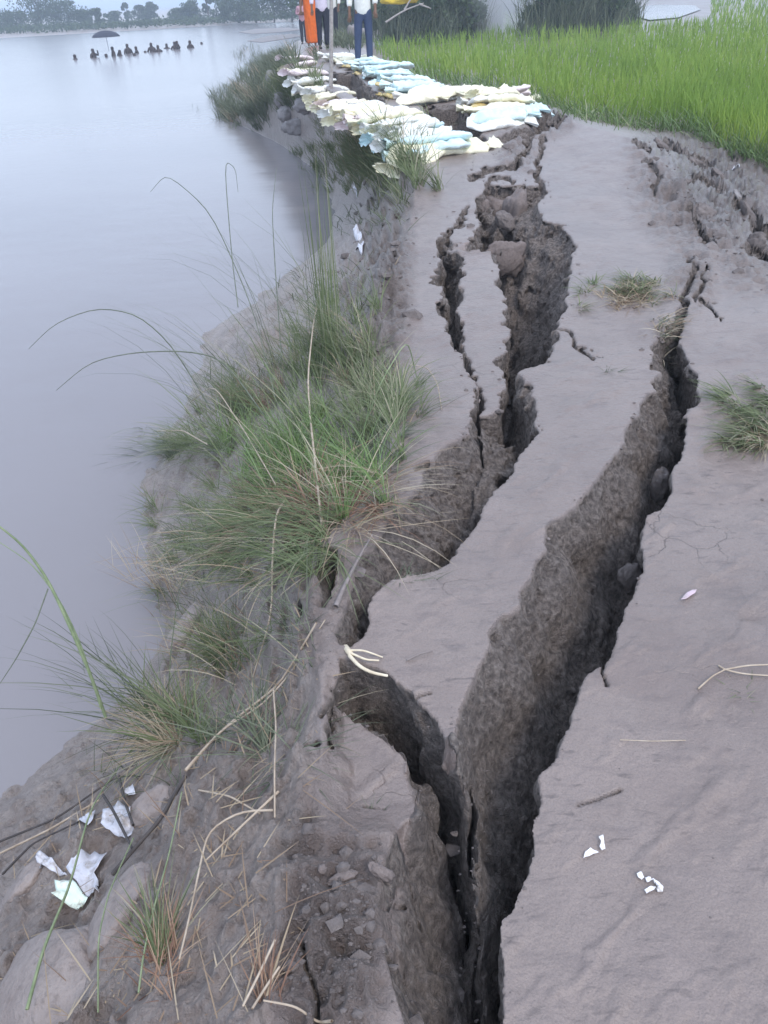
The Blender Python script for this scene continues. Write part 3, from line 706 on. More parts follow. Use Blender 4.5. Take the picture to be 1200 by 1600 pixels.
# ------------------------------------------------------------------ sandbags
def mat_bag(name, c, c2):
    t = NT(name); P = t.obj(); r = t.rnd()
    n = t.noise(5, 4, .6, P); f = t.noise(60, 3, .6, P)
    col = t.mix(t.ramp(n, [(.50, 0.), (.72, .55)]), c, c2)
    mud = t.noise(9, 5, .6, t.pos())
    col = t.mix(t.ramp(mud, [(.60, 0.), (.74, .7)]), col, (.36, .30, .24))
    col = t.mix(t.math('MULTIPLY', r, .12), col, (.55, .52, .50))
    w1_ = t.n('ShaderNodeTexWave'); w1_.inputs['Scale'].default_value = 3; w1_.inputs['Distortion'].default_value = 9; w1_.inputs['Detail'].default_value = 3; t.l(P, w1_.inputs['Vector'])
    h = t.math('ADD', t.math('MULTIPLY', w1_.outputs['Fac'], .6), t.math('MULTIPLY', f, .25))
    return t.bsdf(col, .55, h, .012, .8, .4)
M_BAG = {'cream': mat_bag('cream woven sack', (.86, .82, .62), (.80, .68, .38)), 'cyan': mat_bag('pale cyan woven sack', (.66, .84, .86), (.80, .86, .84)),
         'pink': mat_bag('pink woven sack', (.84, .72, .72), (.86, .80, .74)), 'white': mat_bag('white woven sack', (.84, .84, .80), (.84, .80, .66)),
         'ochre': mat_bag('ochre stained sack', (.60, .46, .18), (.78, .70, .44))}
BAGM = {}
def bag_mesh(seed, Lx=.74, Wy=.46, H=.095):
    r = np.random.default_rng(seed); nu, nv = 30, 22
    a = np.linspace(-1, 1, nu); V = []; F = []
    for i in range(nu):
        x = a[i]
        wid = (1-abs(x)**5)**.5*(.92+.08*math.sin(x*3+seed)); 
        if x > .78: wid = wid*(1-.55*sstep(.78, .9, x))+ .45*sstep(.9, 1, x)*.5
        hh = max(1-abs(x)**3.2, 0)**.6
        for j in range(nv):
            th = 2*math.pi*j/nv; cx, cz = math.cos(th), math.sin(th)
            y = Wy/2*wid*np.sign(cx)*abs(cx)**.75; z = H/2*hh*np.sign(cz)*abs(cz)**.8
            if x > .82: z += .018*math.sin(j*2.9+seed)*sstep(.82, 1, x); 
            V.append((x*Lx/2, y, z))
    V = np.array(V); x, y, z = V.T
    nn = fbm(x+seed*3.1, y, z, .20, 3)*.034+(np.abs(fbm(x*.9+seed, y*2.2, z*2, .09, 4, .6))-.3)*.042
    V[:, 2] += nn*np.where(z > 0, 1, .4); V[:, 1] += fbm(x+9+seed, y, z, .2, 2)*.02
    V[:, 2] += -.05*(x/(Lx/2))**2*.6
    for i in range(nu-1):
        for j in range(nv): F.append((i*nv+j, i*nv+(j+1) % nv, (i+1)*nv+(j+1) % nv, (i+1)*nv+j))
    V = list(V); 
    # close the ends with a small cap ring each
    for e, s_ in ((0, 1), (nu-1, -1)):
        c_ = np.mean(V[e*nv:(e+1)*nv], axis=0); k0 = len(V); V.append(c_)
        for j in range(0, nv, 2):
            q = (k0, e*nv+(j+2) % nv, e*nv+j+1, e*nv+j); F.append(q if s_ > 0 else q[::-1])
    # neck of gathered cloth with its string
    return np.array(V), np.array(F)
def neck_mesh(seed, Lx=.74):
    r = np.random.default_rng(seed+50); V = []; F = []; nv = 22; rings = 6
    for i in range(rings):
        s_ = i/(rings-1); rad = .055+.10*s_**1.3
        for j in range(nv):
            th = 2*math.pi*j/nv; rr = rad*(1+.28*s_*math.sin(j*2.4+seed)+.1*r.normal()*s_)
            V.append((Lx/2-.03+.13*s_, rr*math.cos(th)*1.3, rr*math.sin(th)*.35+.012*math.sin(j*3)))
    for i in range(rings-1):
        for j in range(nv): F.append((i*nv+j, i*nv+(j+1) % nv, (i+1)*nv+(j+1) % nv, (i+1)*nv+j))
    return np.array(V), np.array(F)
BM_ = [bag_mesh(k) for k in range(7)]; NM_ = [neck_mesh(k) for k in range(3)]
ORD = ['nearest', 'second', 'third', 'fourth', 'fifth', 'sixth', 'seventh', 'eighth', 'ninth', 'tenth', 'eleventh', 'twelfth', 'thirteenth', 'fourteenth', 'fifteenth',
       'sixteenth', 'seventeenth', 'eighteenth', 'nineteenth', 'twentieth', 'twenty-first', 'twenty-second', 'twenty-third', 'twenty-fourth', 'twenty-fifth', 'twenty-sixth', 'twenty-seventh', 'twenty-eighth', 'twenty-ninth', 'thirtieth']
CN = {'cream': 'cream', 'cyan': 'pale cyan', 'pink': 'pinkish', 'white': 'white', 'ochre': 'ochre stained'}
bag_cache = {}
def bag(p, heading, colr, label, tilt=0., roll=0., sc=1., neck=True):
    k = rg.integers(0, 7); m = rg.integers(0, 3)
    root = empty('sandbag', p); tag(root, label, 'sandbag', 'sandbags laid along the broken crest')
    root.rotation_euler = (R(roll), R(tilt), R(heading)); root.scale = (sc, sc, sc)
    for nm, pool, q in (('sack', BM_, k), ('tied_neck', NM_, m)):
        if nm == 'tied_neck' and not neck: continue
        key = (nm, q, colr)
        if key not in bag_cache:
            o = mesh_np(nm, pool[q][0], pool[q][1], M_BAG[colr], root); bag_cache[key] = o
            sub = o.modifiers.new('s', 'SUBSURF'); sub.levels = sub.render_levels = 1
        else:
            o = bag_cache[key].copy(); COL.objects.link(o); o.parent = root
    return root
def bag_row(pts, n, cols, rowname, head, hj=12, base=.03, over=.0, width=0., sc=1.):
    P = spline([g1(*p) for p in pts], n)
    for i in range(n):
        p = Vector(P[i]); t = i/(n-1)
        c = cols(t); col = c if isinstance(c, str) else c[rg.integers(0, len(c))]
        h = head(t)+rg.normal(0, hj)
        p.z += base+.05*(i % 2)+rg.uniform(0, .04)
        off = rg.uniform(-width, width); p.x += off*math.cos(R(h)); p.y += off*math.sin(R(h))
        bag(p, h, col, '%s sandbag, %s from the near end of the %s' % (CN[col], ORD[i], rowname), rg.uniform(-6, 6), rg.uniform(4, 16), sc*rg.uniform(.9, 1.1))
bag_row([(676, 240), (656, 228), (634, 213), (610, 200), (582, 190), (550, 179), (519, 164), (497, 142), (480, 120), (464, 101)], 30,
        lambda t: ['cyan', 'cyan', 'white'] if t < .22 else (['cream', 'white'] if t < .34 else (['pink', 'cream', 'cream'] if t < .5 else (['cream', 'white', 'cream'] if t < .86 else ['pink', 'cream']))),
        'left row', lambda t: 196+22*t, width=.05, hj=16)
bag_row([(655, 222), (635, 207), (612, 200), (585, 190), (560, 184), (535, 170), (505, 152), (482, 128)], 14,
        lambda t: ['cyan', 'white'] if t < .3 else ['cream', 'white', 'pink', 'cream'], 'outer side of the left row', lambda t: 205+20*t, width=.05, base=.0, sc=.85)
bag_row([(668, 152), (655, 146), (632, 132), (612, 121), (592, 110), (575, 104), (550, 98), (528, 96)], 20,
        lambda t: ['cyan', 'cyan', 'white'] if t < .55 else (['cyan', 'white'] if t < .7 else ['cream', 'cream', 'white']), 'right row', lambda t: 175-20*t, width=.12, hj=14)
bag_row([(612, 150), (600, 140), (585, 127), (572, 115), (550, 108)], 6,
        lambda t: 'ochre' if t < .3 or t > .7 else ['cyan', 'white'], 'rim over the far hole', lambda t: 100-10*t, width=.03, base=-.02, sc=.6)
bag_row([(655, 163), (680, 157), (705, 154), (730, 154), (755, 156), (785, 157), (815, 157)], 9, lambda t: ['cream', 'cream', 'white'], 'arch behind the near hole', lambda t: 10+30*t, hj=12, width=.03, base=.04, sc=.85)
bag_row([(772, 200), (784, 196), (797, 191), (810, 187)], 5, lambda t: ['cyan', 'cyan', 'white'], 'lowest right edge row', lambda t: 15+15*t, hj=10, width=.03, base=.04, sc=.82)
bag_row([(768, 187), (780, 182), (792, 178), (806, 174)], 5, lambda t: ['cream', 'cream', 'white'], 'middle of the right block', lambda t: 170, hj=20, width=.04, base=.08, sc=.82)
bag_row([(762, 172), (776, 168), (790, 165), (804, 163)], 5, lambda t: ['cream', 'white'] if t < .7 else 'pink', 'back of the right block', lambda t: 190, hj=20, width=.04, base=.09, sc=.82)
bag_row([(742, 170), (746, 182), (752, 194)], 3, lambda t: 'ochre', 'near hole edge', lambda t: 80, hj=10, width=.02, base=.0, sc=.55)
b_ = bag(g1(655, 246, .05), 232, 'cream', 'cream sandbag drooping off the near left corner, end curling down', 10, -8, 1.05)
b_ = bag(g1(716, 234, .04), 15, 'cream', 'cream sandbag with torn end pointing at the first fissure', 2, 10, .9)

# ------------------------------------------------------------------ people
def simple(name, col, rough=.8, sc=14, bd=.01):
    t = NT(name); P = t.obj(); n = t.noise(sc, 4, .6, P)
    c2 = tuple(x*.72 for x in col)
    return t.bsdf(t.mix(t.ramp(n, [(.35, 0.), (.7, .6)]), col, c2), rough, n, bd, .6, .3)
M_SKIN = simple('brown skin', (.17, .095, .062), .55, 20, .002); M_HAIR = simple('black hair', (.012, .011, .012), .5, 60)
M_SHIRTW = simple('white shirt cloth', (.78, .78, .74)); M_SHIRTL = simple('lilac white shirt cloth', (.70, .64, .76)); M_PINK = simple('dusty pink shirt cloth', (.48, .28, .33))
M_JEAN = simple('dark blue denim', (.045, .065, .13)); M_DARK = simple('near black trouser cloth', (.022, .024, .04)); M_ORANGE = simple('orange robe cloth', (.80, .16, .02)); M_SHOE = simple('dark sandal', (.03, .025, .02))
def skin_obj(name, verts, edges, radii, mat, parent, sub=2, root_i=0):
    me = bpy.data.meshes.new(name); me.from_pydata([tuple(v) for v in verts], edges, []); me.update()
    o = bpy.data.objects.new(name, me); COL.objects.link(o)
    if parent: o.parent = parent
    me.materials.append(mat)
    m = o.modifiers.new('skin', 'SKIN'); m.use_smooth_shade = True
    sv = me.skin_vertices[0].data
    for i, r in enumerate(radii): sv[i].radius = r if isinstance(r, tuple) else (r, r); sv[i].use_root = (i == root_i)
    s = o.modifiers.new('sub', 'SUBSURF'); s.levels = s.render_levels = sub
    return o
def person(loc, rz, label, pose, shirt, trousers, robe=None, h=1.68, group=None, detail=True):
    """pose: elbows, hands, knees, feet as (x right, y forward, z) at 1.68 m"""
    root = empty('person', loc); tag(root, label, 'person', group); root.rotation_euler = (0, 0, R(rz)); k = h/1.68; root.scale = (k, k, k)
    J = dict(pel=(0, 0, .93), belly=(0, .0, 1.06), chest=(0, 0, 1.24), neck0=(0, -.01, 1.40), neck=(0, 0, 1.46), head=(0, .01, 1.545), crown=(0, .0, 1.63))
    V = [J[n] for n in ('pel', 'belly', 'chest', 'neck0', 'neck', 'head', 'crown')]
    Rr = [(.145, .11), (.135, .10), (.16, .11), (.085, .07), (.052, .055), (.078, .094), (.062, .07)]
    E = [(0, 1), (1, 2), (2, 3), (3, 4), (4, 5), (5, 6)]
    def add(p, r, a): V.append(p); Rr.append((r, r) if not isinstance(r, tuple) else r); E.append((a, len(V)-1)); return len(V)-1
    for s_ in (-1, 1):
        el, ha = pose['el'][(s_+1)//2], pose['ha'][(s_+1)//2]; kn, ft = pose['kn'][(s_+1)//2], pose['ft'][(s_+1)//2]
        a = add((s_*.155, 0, 1.37), .058, 3); b = add(el, .042, a); c = add(ha, .028, b)
        d = (Vector(ha)-Vector(el)).normalized()
        palm = Vector(ha)+d*.05; pi = add(tuple(palm), (.036, .02), c)
        if detail:
            side = Vector((1, 0, 0)) if abs(d.x) < .8 else Vector((0, 0, 1))
            side = (side-d*side.dot(d)).normalized(); nrm = d.cross(side)
            for q in range(4):
                base = palm+d*.03+side*(q-1.5)*.02; m1 = base+d*.032+nrm*.006; m2 = m1+d*(.026+.006*(q in (1, 2)))+nrm*.016
                i1 = add(tuple(base), .010, pi); i2 = add(tuple(m1), .009, i1); add(tuple(m2), .008, i2)
            th = palm-side*s_*.03-d*.015; i1 = add(tuple(th), .012, pi); add(tuple(th-side*s_*.016+d*.035), .010, i1)
        hp = add((s_*.085, 0, .87), (.088, .095), 0); k_ = add(kn, .058, hp); an = add((ft[0], ft[1], ft[2]+.09), .036, k_)
        tp = Vector(pose.get('toe', (0, .15, 0))); hl = add((ft[0], ft[1]-.02, ft[2]+.035), .034, an)
        add((ft[0]+tp.x*.6, ft[1]+tp.y*.6, ft[2]+.03), (.042, .028), hl); add((ft[0]+tp.x, ft[1]+tp.y, ft[2]+.022), (.036, .02), len(V)-1)
    body = skin_obj('body', V, E, Rr, M_SKIN, root, 2)
    # face
    fv = []
    for (x, y, z, r) in ((0, .112, 1.535, .016), (-.034, .094, 1.562, .012), (.034, .094, 1.562, .012), (0, .098, 1.498, .018), (-.082, 0, 1.54, .02), (.082, 0, 1.54, .02)):
        bm = bmesh.new(); bmesh.ops.create_icosphere(bm, subdivisions=2, radius=r, matrix=Matrix.Translation((x, y, z))); fv.append(bm)
    def bmo(name, bms, mat, parent, loc=None):
        big = bmesh.new()
        for b in bms:
            t_ = bpy.data.meshes.new('t'); b.to_mesh(t_); big.from_mesh(t_); bpy.data.meshes.remove(t_); b.free()
        me = bpy.data.meshes.new(name); big.to_mesh(me); big.free(); me.materials.append(mat)
        for p_ in me.polygons: p_.use_smooth = True
        o = bpy.data.objects.new(name, me); COL.objects.link(o); o.parent = parent; return o
    if detail:
        bmo('nose', [fv[0]], M_SKIN, root); bmo('eye', [fv[1]], M_HAIR, root); bmo('eye', [fv[2]], M_HAIR, root); bmo('mouth', [fv[3]], simple('lips', (.13, .06, .05)), root); bmo('ear', [fv[4]], M_SKIN, root); bmo('ear', [fv[5]], M_SKIN, root)
    bm = bmesh.new(); bmesh.ops.create_uvsphere(bm, u_segments=24, v_segments=16, radius=1, matrix=Matrix.Translation((0, -.014, 1.575)) @ Matrix.Diagonal((.092, .108, .098, 1)))
    bmesh.ops.delete(bm, geom=[v for v in bm.verts if v.co.z < 1.53 or (v.co.y > .06 and v.co.z < 1.61)], context='VERTS')
    bmo('hair', [bm], M_HAIR, root)
    if robe:
        # draped from the shoulder to the ankles
        n_, m_ = 26, 40; Vv = []; prof = [(1.42, .10, .08), (1.36, .19, .115), (1.24, .205, .135), (1.08, .185, .13), (.94, .19, .14), (.7, .18, .145), (.45, .17, .14), (.2, .165, .15), (.07, .16, .15)]
        zz = np.linspace(1.43, .07, n_); 
        for z in zz:
            a_ = np.interp(-z, [-p[0] for p in prof], [p[1] for p in prof]); b2 = np.interp(-z, [-p[0] for p in prof], [p[2] for p in prof])
            for j in range(m_):
                th = 2*math.pi*j/m_; f_ = 1+.07*sstep(1.2, .4, z)*math.sin(j*1.9+z*5)+.03*math.sin(j*.9+z*9)
                Vv.append((a_*f_*math.cos(th), b2*f_*math.sin(th), z))
        F = [(i*m_+j, (i+1)*m_+j, (i+1)*m_+(j+1) % m_, i*m_+(j+1) % m_) for i in range(n_-1) for j in range(m_)]
        o = mesh_np('robe', Vv, F, robe, root); so = o.modifiers.new('s', 'SOLIDIFY'); so.thickness = .006
        el, ha = pose['el'], pose['ha']
        for s_ in (-1, 1): skin_obj('sleeve', [(s_*.13, 0, 1.36), (s_*.16, 0, 1.34), el[(s_+1)//2]], [(0, 1), (1, 2)], [.075, .075, .065], robe, root)
    else:
        vs = [(0, 0, .77), (0, 0, 1.02), (0, 0, 1.24), (0, -.005, 1.38), (0, 0, 1.425)]; es = [(0, 1), (1, 2), (2, 3), (3, 4)]; rs = [(.185, .145), (.165, .135), (.19, .135), (.12, .095), (.068, .065)]
        for s_ in (-1, 1):
            el, ha = Vector(pose['el'][(s_+1)//2]), Vector(pose['ha'][(s_+1)//2]); a = len(vs)
            cuff = el.lerp(ha, pose.get('cuff', .55)); vs += [(s_*.17, 0, 1.35), tuple(el), tuple(cuff)]; rs += [.078, .066, .052]; es += [(3, a), (a, a+1), (a+1, a+2)]
        skin_obj('shirt', vs, es, rs, shirt, root, 2)
        vs = [(0, 0, .98), (0, 0, .90)]; es = [(0, 1)]; rs = [(.155, .125), (.16, .13)]
        for s_ in (-1, 1):
            kn, ft = pose['kn'][(s_+1)//2], pose['ft'][(s_+1)//2]; a = len(vs)
            vs += [(s_*.09, 0, .83), kn, (ft[0], ft[1], ft[2]+.06)]; rs += [(.10, .11), .078, .066]; es += [(1, a), (a, a+1), (a+1, a+2)]
        skin_obj('trousers', vs, es, rs, trousers, root, 2)
        if detail:
            for s_ in (-1, 1):
                ft = pose['ft'][(s_+1)//2]; tp = pose.get('toe', (0, .15, 0)); skin_obj('shoe', [(ft[0], ft[1]-.04, .03), (ft[0]+tp[0]*.5, ft[1]+tp[1]*.5, .03), (ft[0]+tp[0]*1.05, ft[1]+tp[1]*1.05, .025)], [(0, 1), (1, 2)], [(.045, .03), (.05, .032), (.042, .025)], M_SHOE, root)
    return root
STAND = dict(el=[(-.25, -.02, 1.10), (.25, -.02, 1.10)], ha=[(-.24, .10, .90), (.27, .06, .86)], kn=[(-.10, .02, .48), (.12, .03, .48)], ft=[(-.10, 0, 0), (.15, .02, 0)])
CROSS = dict(el=[(-.25, .0, 1.12), (.25, .0, 1.12)], ha=[(.02, .22, 1.12), (-.06, .20, 1.16)], kn=[(-.09, .02, .48), (.09, .02, .48)], ft=[(-.08, 0, 0), (.09, 0, 0)])
RAISE = dict(el=[(-.27, .04, 1.14), (.25, .0, 1.12)], ha=[(-.08, .20, 1.30), (.27, .1, .9)], kn=[(-.09, .02, .48), (.10, .02, .48)], ft=[(-.08, 0, 0), (.12, .05, 0)])
PG = 'people standing on the embankment'
person(g1(571, 103, .06), 184, 'person in a loose white shirt and dark blue jeans standing alone on the sandbags', STAND, M_SHIRTW, M_JEAN, h=1.64, group=PG)
person(g1(476, 68, -.02), 176, 'person in a dusty pink shirt and dark trousers, leftmost of the group', CROSS, M_PINK, M_DARK, h=1.7, group=PG)
person(g1(489, 71, 0), 182, 'person wrapped in a long orange robe between the pink and white shirts', RAISE, None, None, M_ORANGE, h=1.68, group=PG)
person(g1(507, 76, 0), 190, 'person in a lilac white shirt and navy trousers beside the upright bamboo pole', RAISE, M_SHIRTL, M_DARK, h=1.7, group=PG)
person(g1(522, 62, 0), 170, 'person in white and near black clothes, mostly hidden behind the lilac shirt', STAND, M_SHIRTW, M_DARK, h=1.6, group=PG)

# bathers far out in the river
def swimmer_mesh(var):
    dz = [1.05, .95, 1.15][var]
    el, ha = [([(-.27, .05, 1.12), (.27, .05, 1.12)], [(-.2, .3, 1.1), (.2, .3, 1.1)]), ([(-.32, 0, 1.3), (.3, .1, 1.1)], [(-.22, .1, 1.55), (.1, .3, 1.05)]), ([(-.24, 0, 1.1), (.24, 0, 1.1)], [(-.2, .15, .95), (.25, .12, .92)])][var]
    V = [(0, 0, .9), (0, 0, 1.06), (0, 0, 1.24), (0, -.01, 1.40), (0, 0, 1.46), (0, .01, 1.545), (0, 0, 1.64)]; E = [(i, i+1) for i in range(6)]
    Rr = [(.15, .11), (.14, .10), (.17, .12), (.09, .07), (.055, .055), (.09, .10), (.07, .08)]
    for s_ in (0, 1):
        a = len(V); V += [((s_*2-1)*.165, 0, 1.36), el[s_], ha[s_]]; Rr += [(.06, .06), (.045, .045), (.035, .035)]; E += [(3, a), (a, a+1), (a+1, a+2)]
    o = skin_obj('person', V, E, Rr, M_BATH, None, 1); return o
M_BATH = simple('wet dark skin', (.05, .032, .028), .5)
protos = []
BL = ['leftmost, apart from the others', 'tall one next after the leftmost', 'low one just left of the umbrella', 'upright one holding the umbrella', 'one just right of the umbrella', 'tall upright one in the middle of the line',
      'tiny low one beside the tall middle one', 'leaning one right of the tall middle one', 'tiny low one alone in a gap of the line', 'tall thin one right of the gap', 'pair partner leaning right, beside the tall thin one',
      'round low one between the two pairs', 'broad one of the close pair', 'narrow one of the close pair', 'one with a raised arm near the right end', 'rightmost tiny one']
BP = [(118, 93, .45), (147, 90, .75), (166, 89, .3), (178, 88, .8), (188, 87, .5), (201, 84, .85), (210, 87, .25), (214, 83, .6), (227, 82, .2), (238, 81, .8), (248, 81, .6), (261, 76, .5), (274, 77, .7), (278, 77, .75), (298, 75, .7), (315, 69, .25)]
for i, (u, v, e) in enumerate(BP):
    if i < 3: o = swimmer_mesh(i); protos.append(o)
    else: o = protos[i % 3].copy(); COL.objects.link(o)
    p = w1p(u, v); k = 1.3; o.scale = (k, k, k); o.location = (p.x, p.y, WATER_Z-(1.66-e*.58)*k+.0); o.rotation_euler = (0, 0, rg.uniform(0, 6.28))
    tag(o, 'bather in the river, ' + BL[i], 'person', 'people bathing in the river')
p = w1p(178, 88)
um = empty('umbrella', (p.x-.25, p.y, WATER_Z)); tag(um, 'dark open umbrella held over the bathers in the river', 'umbrella')
bm = bmesh.new(); bmesh.ops.create_uvsphere(bm, u_segments=16, v_segments=12, radius=1, matrix=Matrix.Translation((0, 0, 1.0)) @ Matrix.Diagonal((.95, .95, .48, 1)))
bmesh.ops.delete(bm, geom=[v for v in bm.verts if v.co.z < 1.12], context='VERTS'); me = bpy.data.meshes.new('canopy'); bm.to_mesh(me); bm.free(); me.materials.append(simple('dark umbrella cloth', (.05, .055, .08)))
o = bpy.data.objects.new('canopy', me); COL.objects.link(o); o.parent = um; so = o.modifiers.new('s', 'SOLIDIFY'); so.thickness = .02
V, F = tube([(0, 0, .3), (0, 0, 1.44)], .015, .015); mesh_np('shaft', V, fix(F), M_DARK, um)

# ------------------------------------------------------------------ bamboo pole, sticks, roots
def mat_stick(name, a, b):
    t = NT(name); n = t.noise(30, 4, .6, t.obj()); return t.bsdf(t.ramp(n, [(.3, a), (.7, b)]), .7, n, .003, .7, .3)
M_POLE = mat_stick('weathered bamboo', (.28, .25, .24), (.45, .42, .40)); M_STALK = mat_stick('dry stalk', (.34, .26, .19), (.56, .47, .37)); M_CREAM = mat_stick('cream root', (.60, .50, .36), (.80, .72, .56))
M_REED = mat_stick('reed', (.10, .115, .09), (.18, .20, .15)); M_TWIG = mat_stick('dark twig', (.05, .045, .045), (.11, .095, .09)); M_GSTEM = mat_stick('green stem', (.16, .21, .11), (.30, .35, .20)); M_MUDST = mat_stick('mud coated stalk', (.20, .17, .16), (.30, .26, .25))
pb = g1(512, 186, -.3); pt_ = pb+Vector((-.02, 0, 0)); d_ = ppm(pb)
x, y, z = ray(517, 2); s_ = pb.y/float(y)*.985
top = Vector((float(x)*s_, float(y)*s_, HC+float(z)*s_)); k = tube(spline([pb, pb.lerp(top, .5)+Vector((.02, 0, 0)), top+(top-pb)*.25], 12), .038, .026, 8)
o = mesh_np('bamboo_pole', k[0], fix(k[1]), M_POLE); tag(o, 'tall upright bamboo pole standing at the left row of sandbags', 'pole')
def stick(name, label, cat, pts, w0, w1_, mat, group=None, n=18):
    P = [g1(u, v, h+(.025 if u < 320 and v > 1290 else 0)) for u, v, h in pts]; s = spline(P, n)
    o_ = s[0].copy(); k_ = ppm(P[len(P)//2])
    V, F = tube(s-o_, w0/k_/2, w1_/k_/2, 6); o = mesh_np(name, V, fix(F), mat, None, None, True, o_); tag(o, label, cat, group); return o
SG = 'dry stalks lying on the lower bank'
stick('dry_stalk', 'longest pale dry stalk slanting down the lower bank to the buried sack', 'stalk', [(497, 995, .03), (440, 1085, .05), (395, 1142, .05), (350, 1200, .05), (305, 1256, .03)], 3, 5.5, M_STALK, SG)
stick('dry_stalk', 'thin twin stalk running alongside the longest stalk', 'stalk', [(510, 985, .02), (455, 1065, .03), (412, 1135, .05), (360, 1196, .06), (303, 1252, .04)], 2, 3.5, M_STALK, SG)
stick('dark_stick', 'dark rotten lower length of the longest stalk, pointing at the white scraps', 'stick', [(303, 1258, .02), (262, 1318, .015), (215, 1365, .01), (186, 1390, .01)], 7, 8, M_TWIG, SG)
stick('dry_stalk', 'straight pale stalk standing almost vertical right of the spiky tussock', 'stalk', [(433, 1110, .10), (438, 1170, .06), (437, 1240, .04), (434, 1300, .01)], 3.5, 3, M_STALK, SG)
stick('dry_stalk', 'pale green stalk arching down from the small dark hole', 'stalk', [(452, 828, .1), (440, 865, .12), (432, 920, .12), (430, 985, .08), (395, 1056, .02)], 4, 2.5, M_STALK, SG)
stick('dry_stalk', 'short straw stalk lying across below the longest stalk', 'stalk', [(324, 1281, .02), (370, 1288, .03), (412, 1296, .01)], 3.5, 3, M_STALK, SG)
stick('dry_stalk', 'bent straw stalk making a corner then running straight down the mud', 'stalk', [(432, 1290, .02), (385, 1312, .03), (340, 1345, .03), (330, 1385, .03), (312, 1480, .02), (296, 1540, .01)], 4, 3, M_STALK, SG)
stick('dry_stalk', 'short thick straw stalk beside the corner of the bent one', 'stalk', [(440, 1262, .01), (395, 1320, .02), (330, 1380, .01)], 5, 3, M_STALK, SG)
stick('green_stem', 'green stem running down beside the rusty bunch at the bottom edge', 'stem', [(303, 1300, .03), (285, 1390, .04), (262, 1470, .05), (246, 1540, .02), (238, 1598, .01)], 2.5, 3, M_GSTEM, SG)
stick('green_stem', 'long thin stem from the white scraps down to the bottom edge', 'stem', [(222, 1345, .03), (190, 1440, .04), (175, 1510, .03), (163, 1600, .01)], 2.5, 2.5, M_GSTEM, SG)
stick('green_stem', 'broad pale green blade crossing the white scraps at the lower left', 'stem', [(200, 1225, .08), (165, 1320, .10), (128, 1420, .10), (92, 1520, .08), (58, 1602, .05)], 2.5, 5, M_GSTEM, SG)
stick('dark_stick', 'short dark twig standing in front of the upper white scrap', 'stick', [(170, 1265, .05), (190, 1300, .04), (206, 1330, .02), (216, 1350, 0)], 6, 4, M_TWIG, SG)
stick('dark_stick', 'thinner dark twig right of the upper white scrap', 'stick', [(196, 1240, .05), (205, 1280, .04), (216, 1310, .02)], 5, 4, M_TWIG, SG)
for q, (a, b, c, lab) in enumerate([((0, 1318), (95, 1288), (215, 1205), 'upper'), ((0, 1332), (80, 1303), (160, 1262), 'lower'), ((5, 1368), (60, 1335), (140, 1325), 'lowest short')]):
    stick('dark_stick', '%s dark bent stalk lying from the left edge towards the spiky tussock' % lab, 'stick', [(a[0], a[1], .01), (b[0], b[1], .03), (c[0], c[1], .01)], 4, 3, M_TWIG if q != 1 else M_STALK, SG)
stick('dry_stalk', 'thick bent straw stalk at the very bottom edge, left of the broken slope', 'stalk', [(418, 1587, .02), (465, 1585, .04), (495, 1588, .03), (520, 1602, .01)], 3, 5, M_STALK, SG)
stick('dry_stalk', 'rusty stalk slanting above the bottom edge beside its shorter twin', 'stalk', [(436, 1494, .03), (412, 1545, .03), (388, 1600, .01)], 4, 4, M_STALK, SG)
stick('dry_stalk', 'shorter rusty twin stalk near the bottom edge', 'stalk', [(440, 1524, .03), (420, 1560, .02), (402, 1602, .01)], 4, 4, M_STALK, SG)
stick('mud_coated_leaf', 'long flat mud coated leaf leaning over the left side of the broken slope', 'leaf', [(583, 852, .03), (562, 885, .03), (542, 925, .02), (526, 962, .01)], 3, 9, M_MUDST)
stick('dry_stalk', 'thin straw line lying flat on the right crest', 'stalk', [(968, 1158, .004), (1020, 1158, .006), (1072, 1155, .004)], 1.6, 1.6, M_STALK, 'stalks on the crest')
stick('dry_stalk', 'fine curled stalk on the silt left of the narrow crack', 'stalk', [(640, 562, .005), (668, 572, .02), (684, 600, .02), (690, 640, .005)], 1.6, 1.3, M_STALK, 'stalks on the crest')
stick('dry_stalk', 'bristly little stalk lying on the slab below the cream roots', 'stalk', [(636, 1035, .004), (655, 1028, .01), (676, 1020, .004)], 4, 2, M_MUDST, 'stalks on the crest')
for q, (pp, lab) in enumerate([([(560, 700), (600, 690), (640, 640), (652, 625)], 'leaning over the path edge beside the low grass mat'), ([(300, 640), (350, 690), (400, 770), (440, 820)], 'crossing the leafy tussock towards the dark hole'),
        ([(505, 900-60), (490, 700), (500, 600), (505, 470)], 'rising pale through the middle of the biggest tussock'), ([(250, 690), (300, 740), (345, 800)], 'slanting over the mud left of the biggest tussock')]):
    stick('long_stem', 'long pale stem ' + lab, 'stem', [(u, v, .05+.28*math.sin(math.pi*i/3.2)) for i, (u, v) in enumerate(pp)], 2.6, 1.6, M_STALK if q else M_GSTEM, 'long stems among the bank grass')
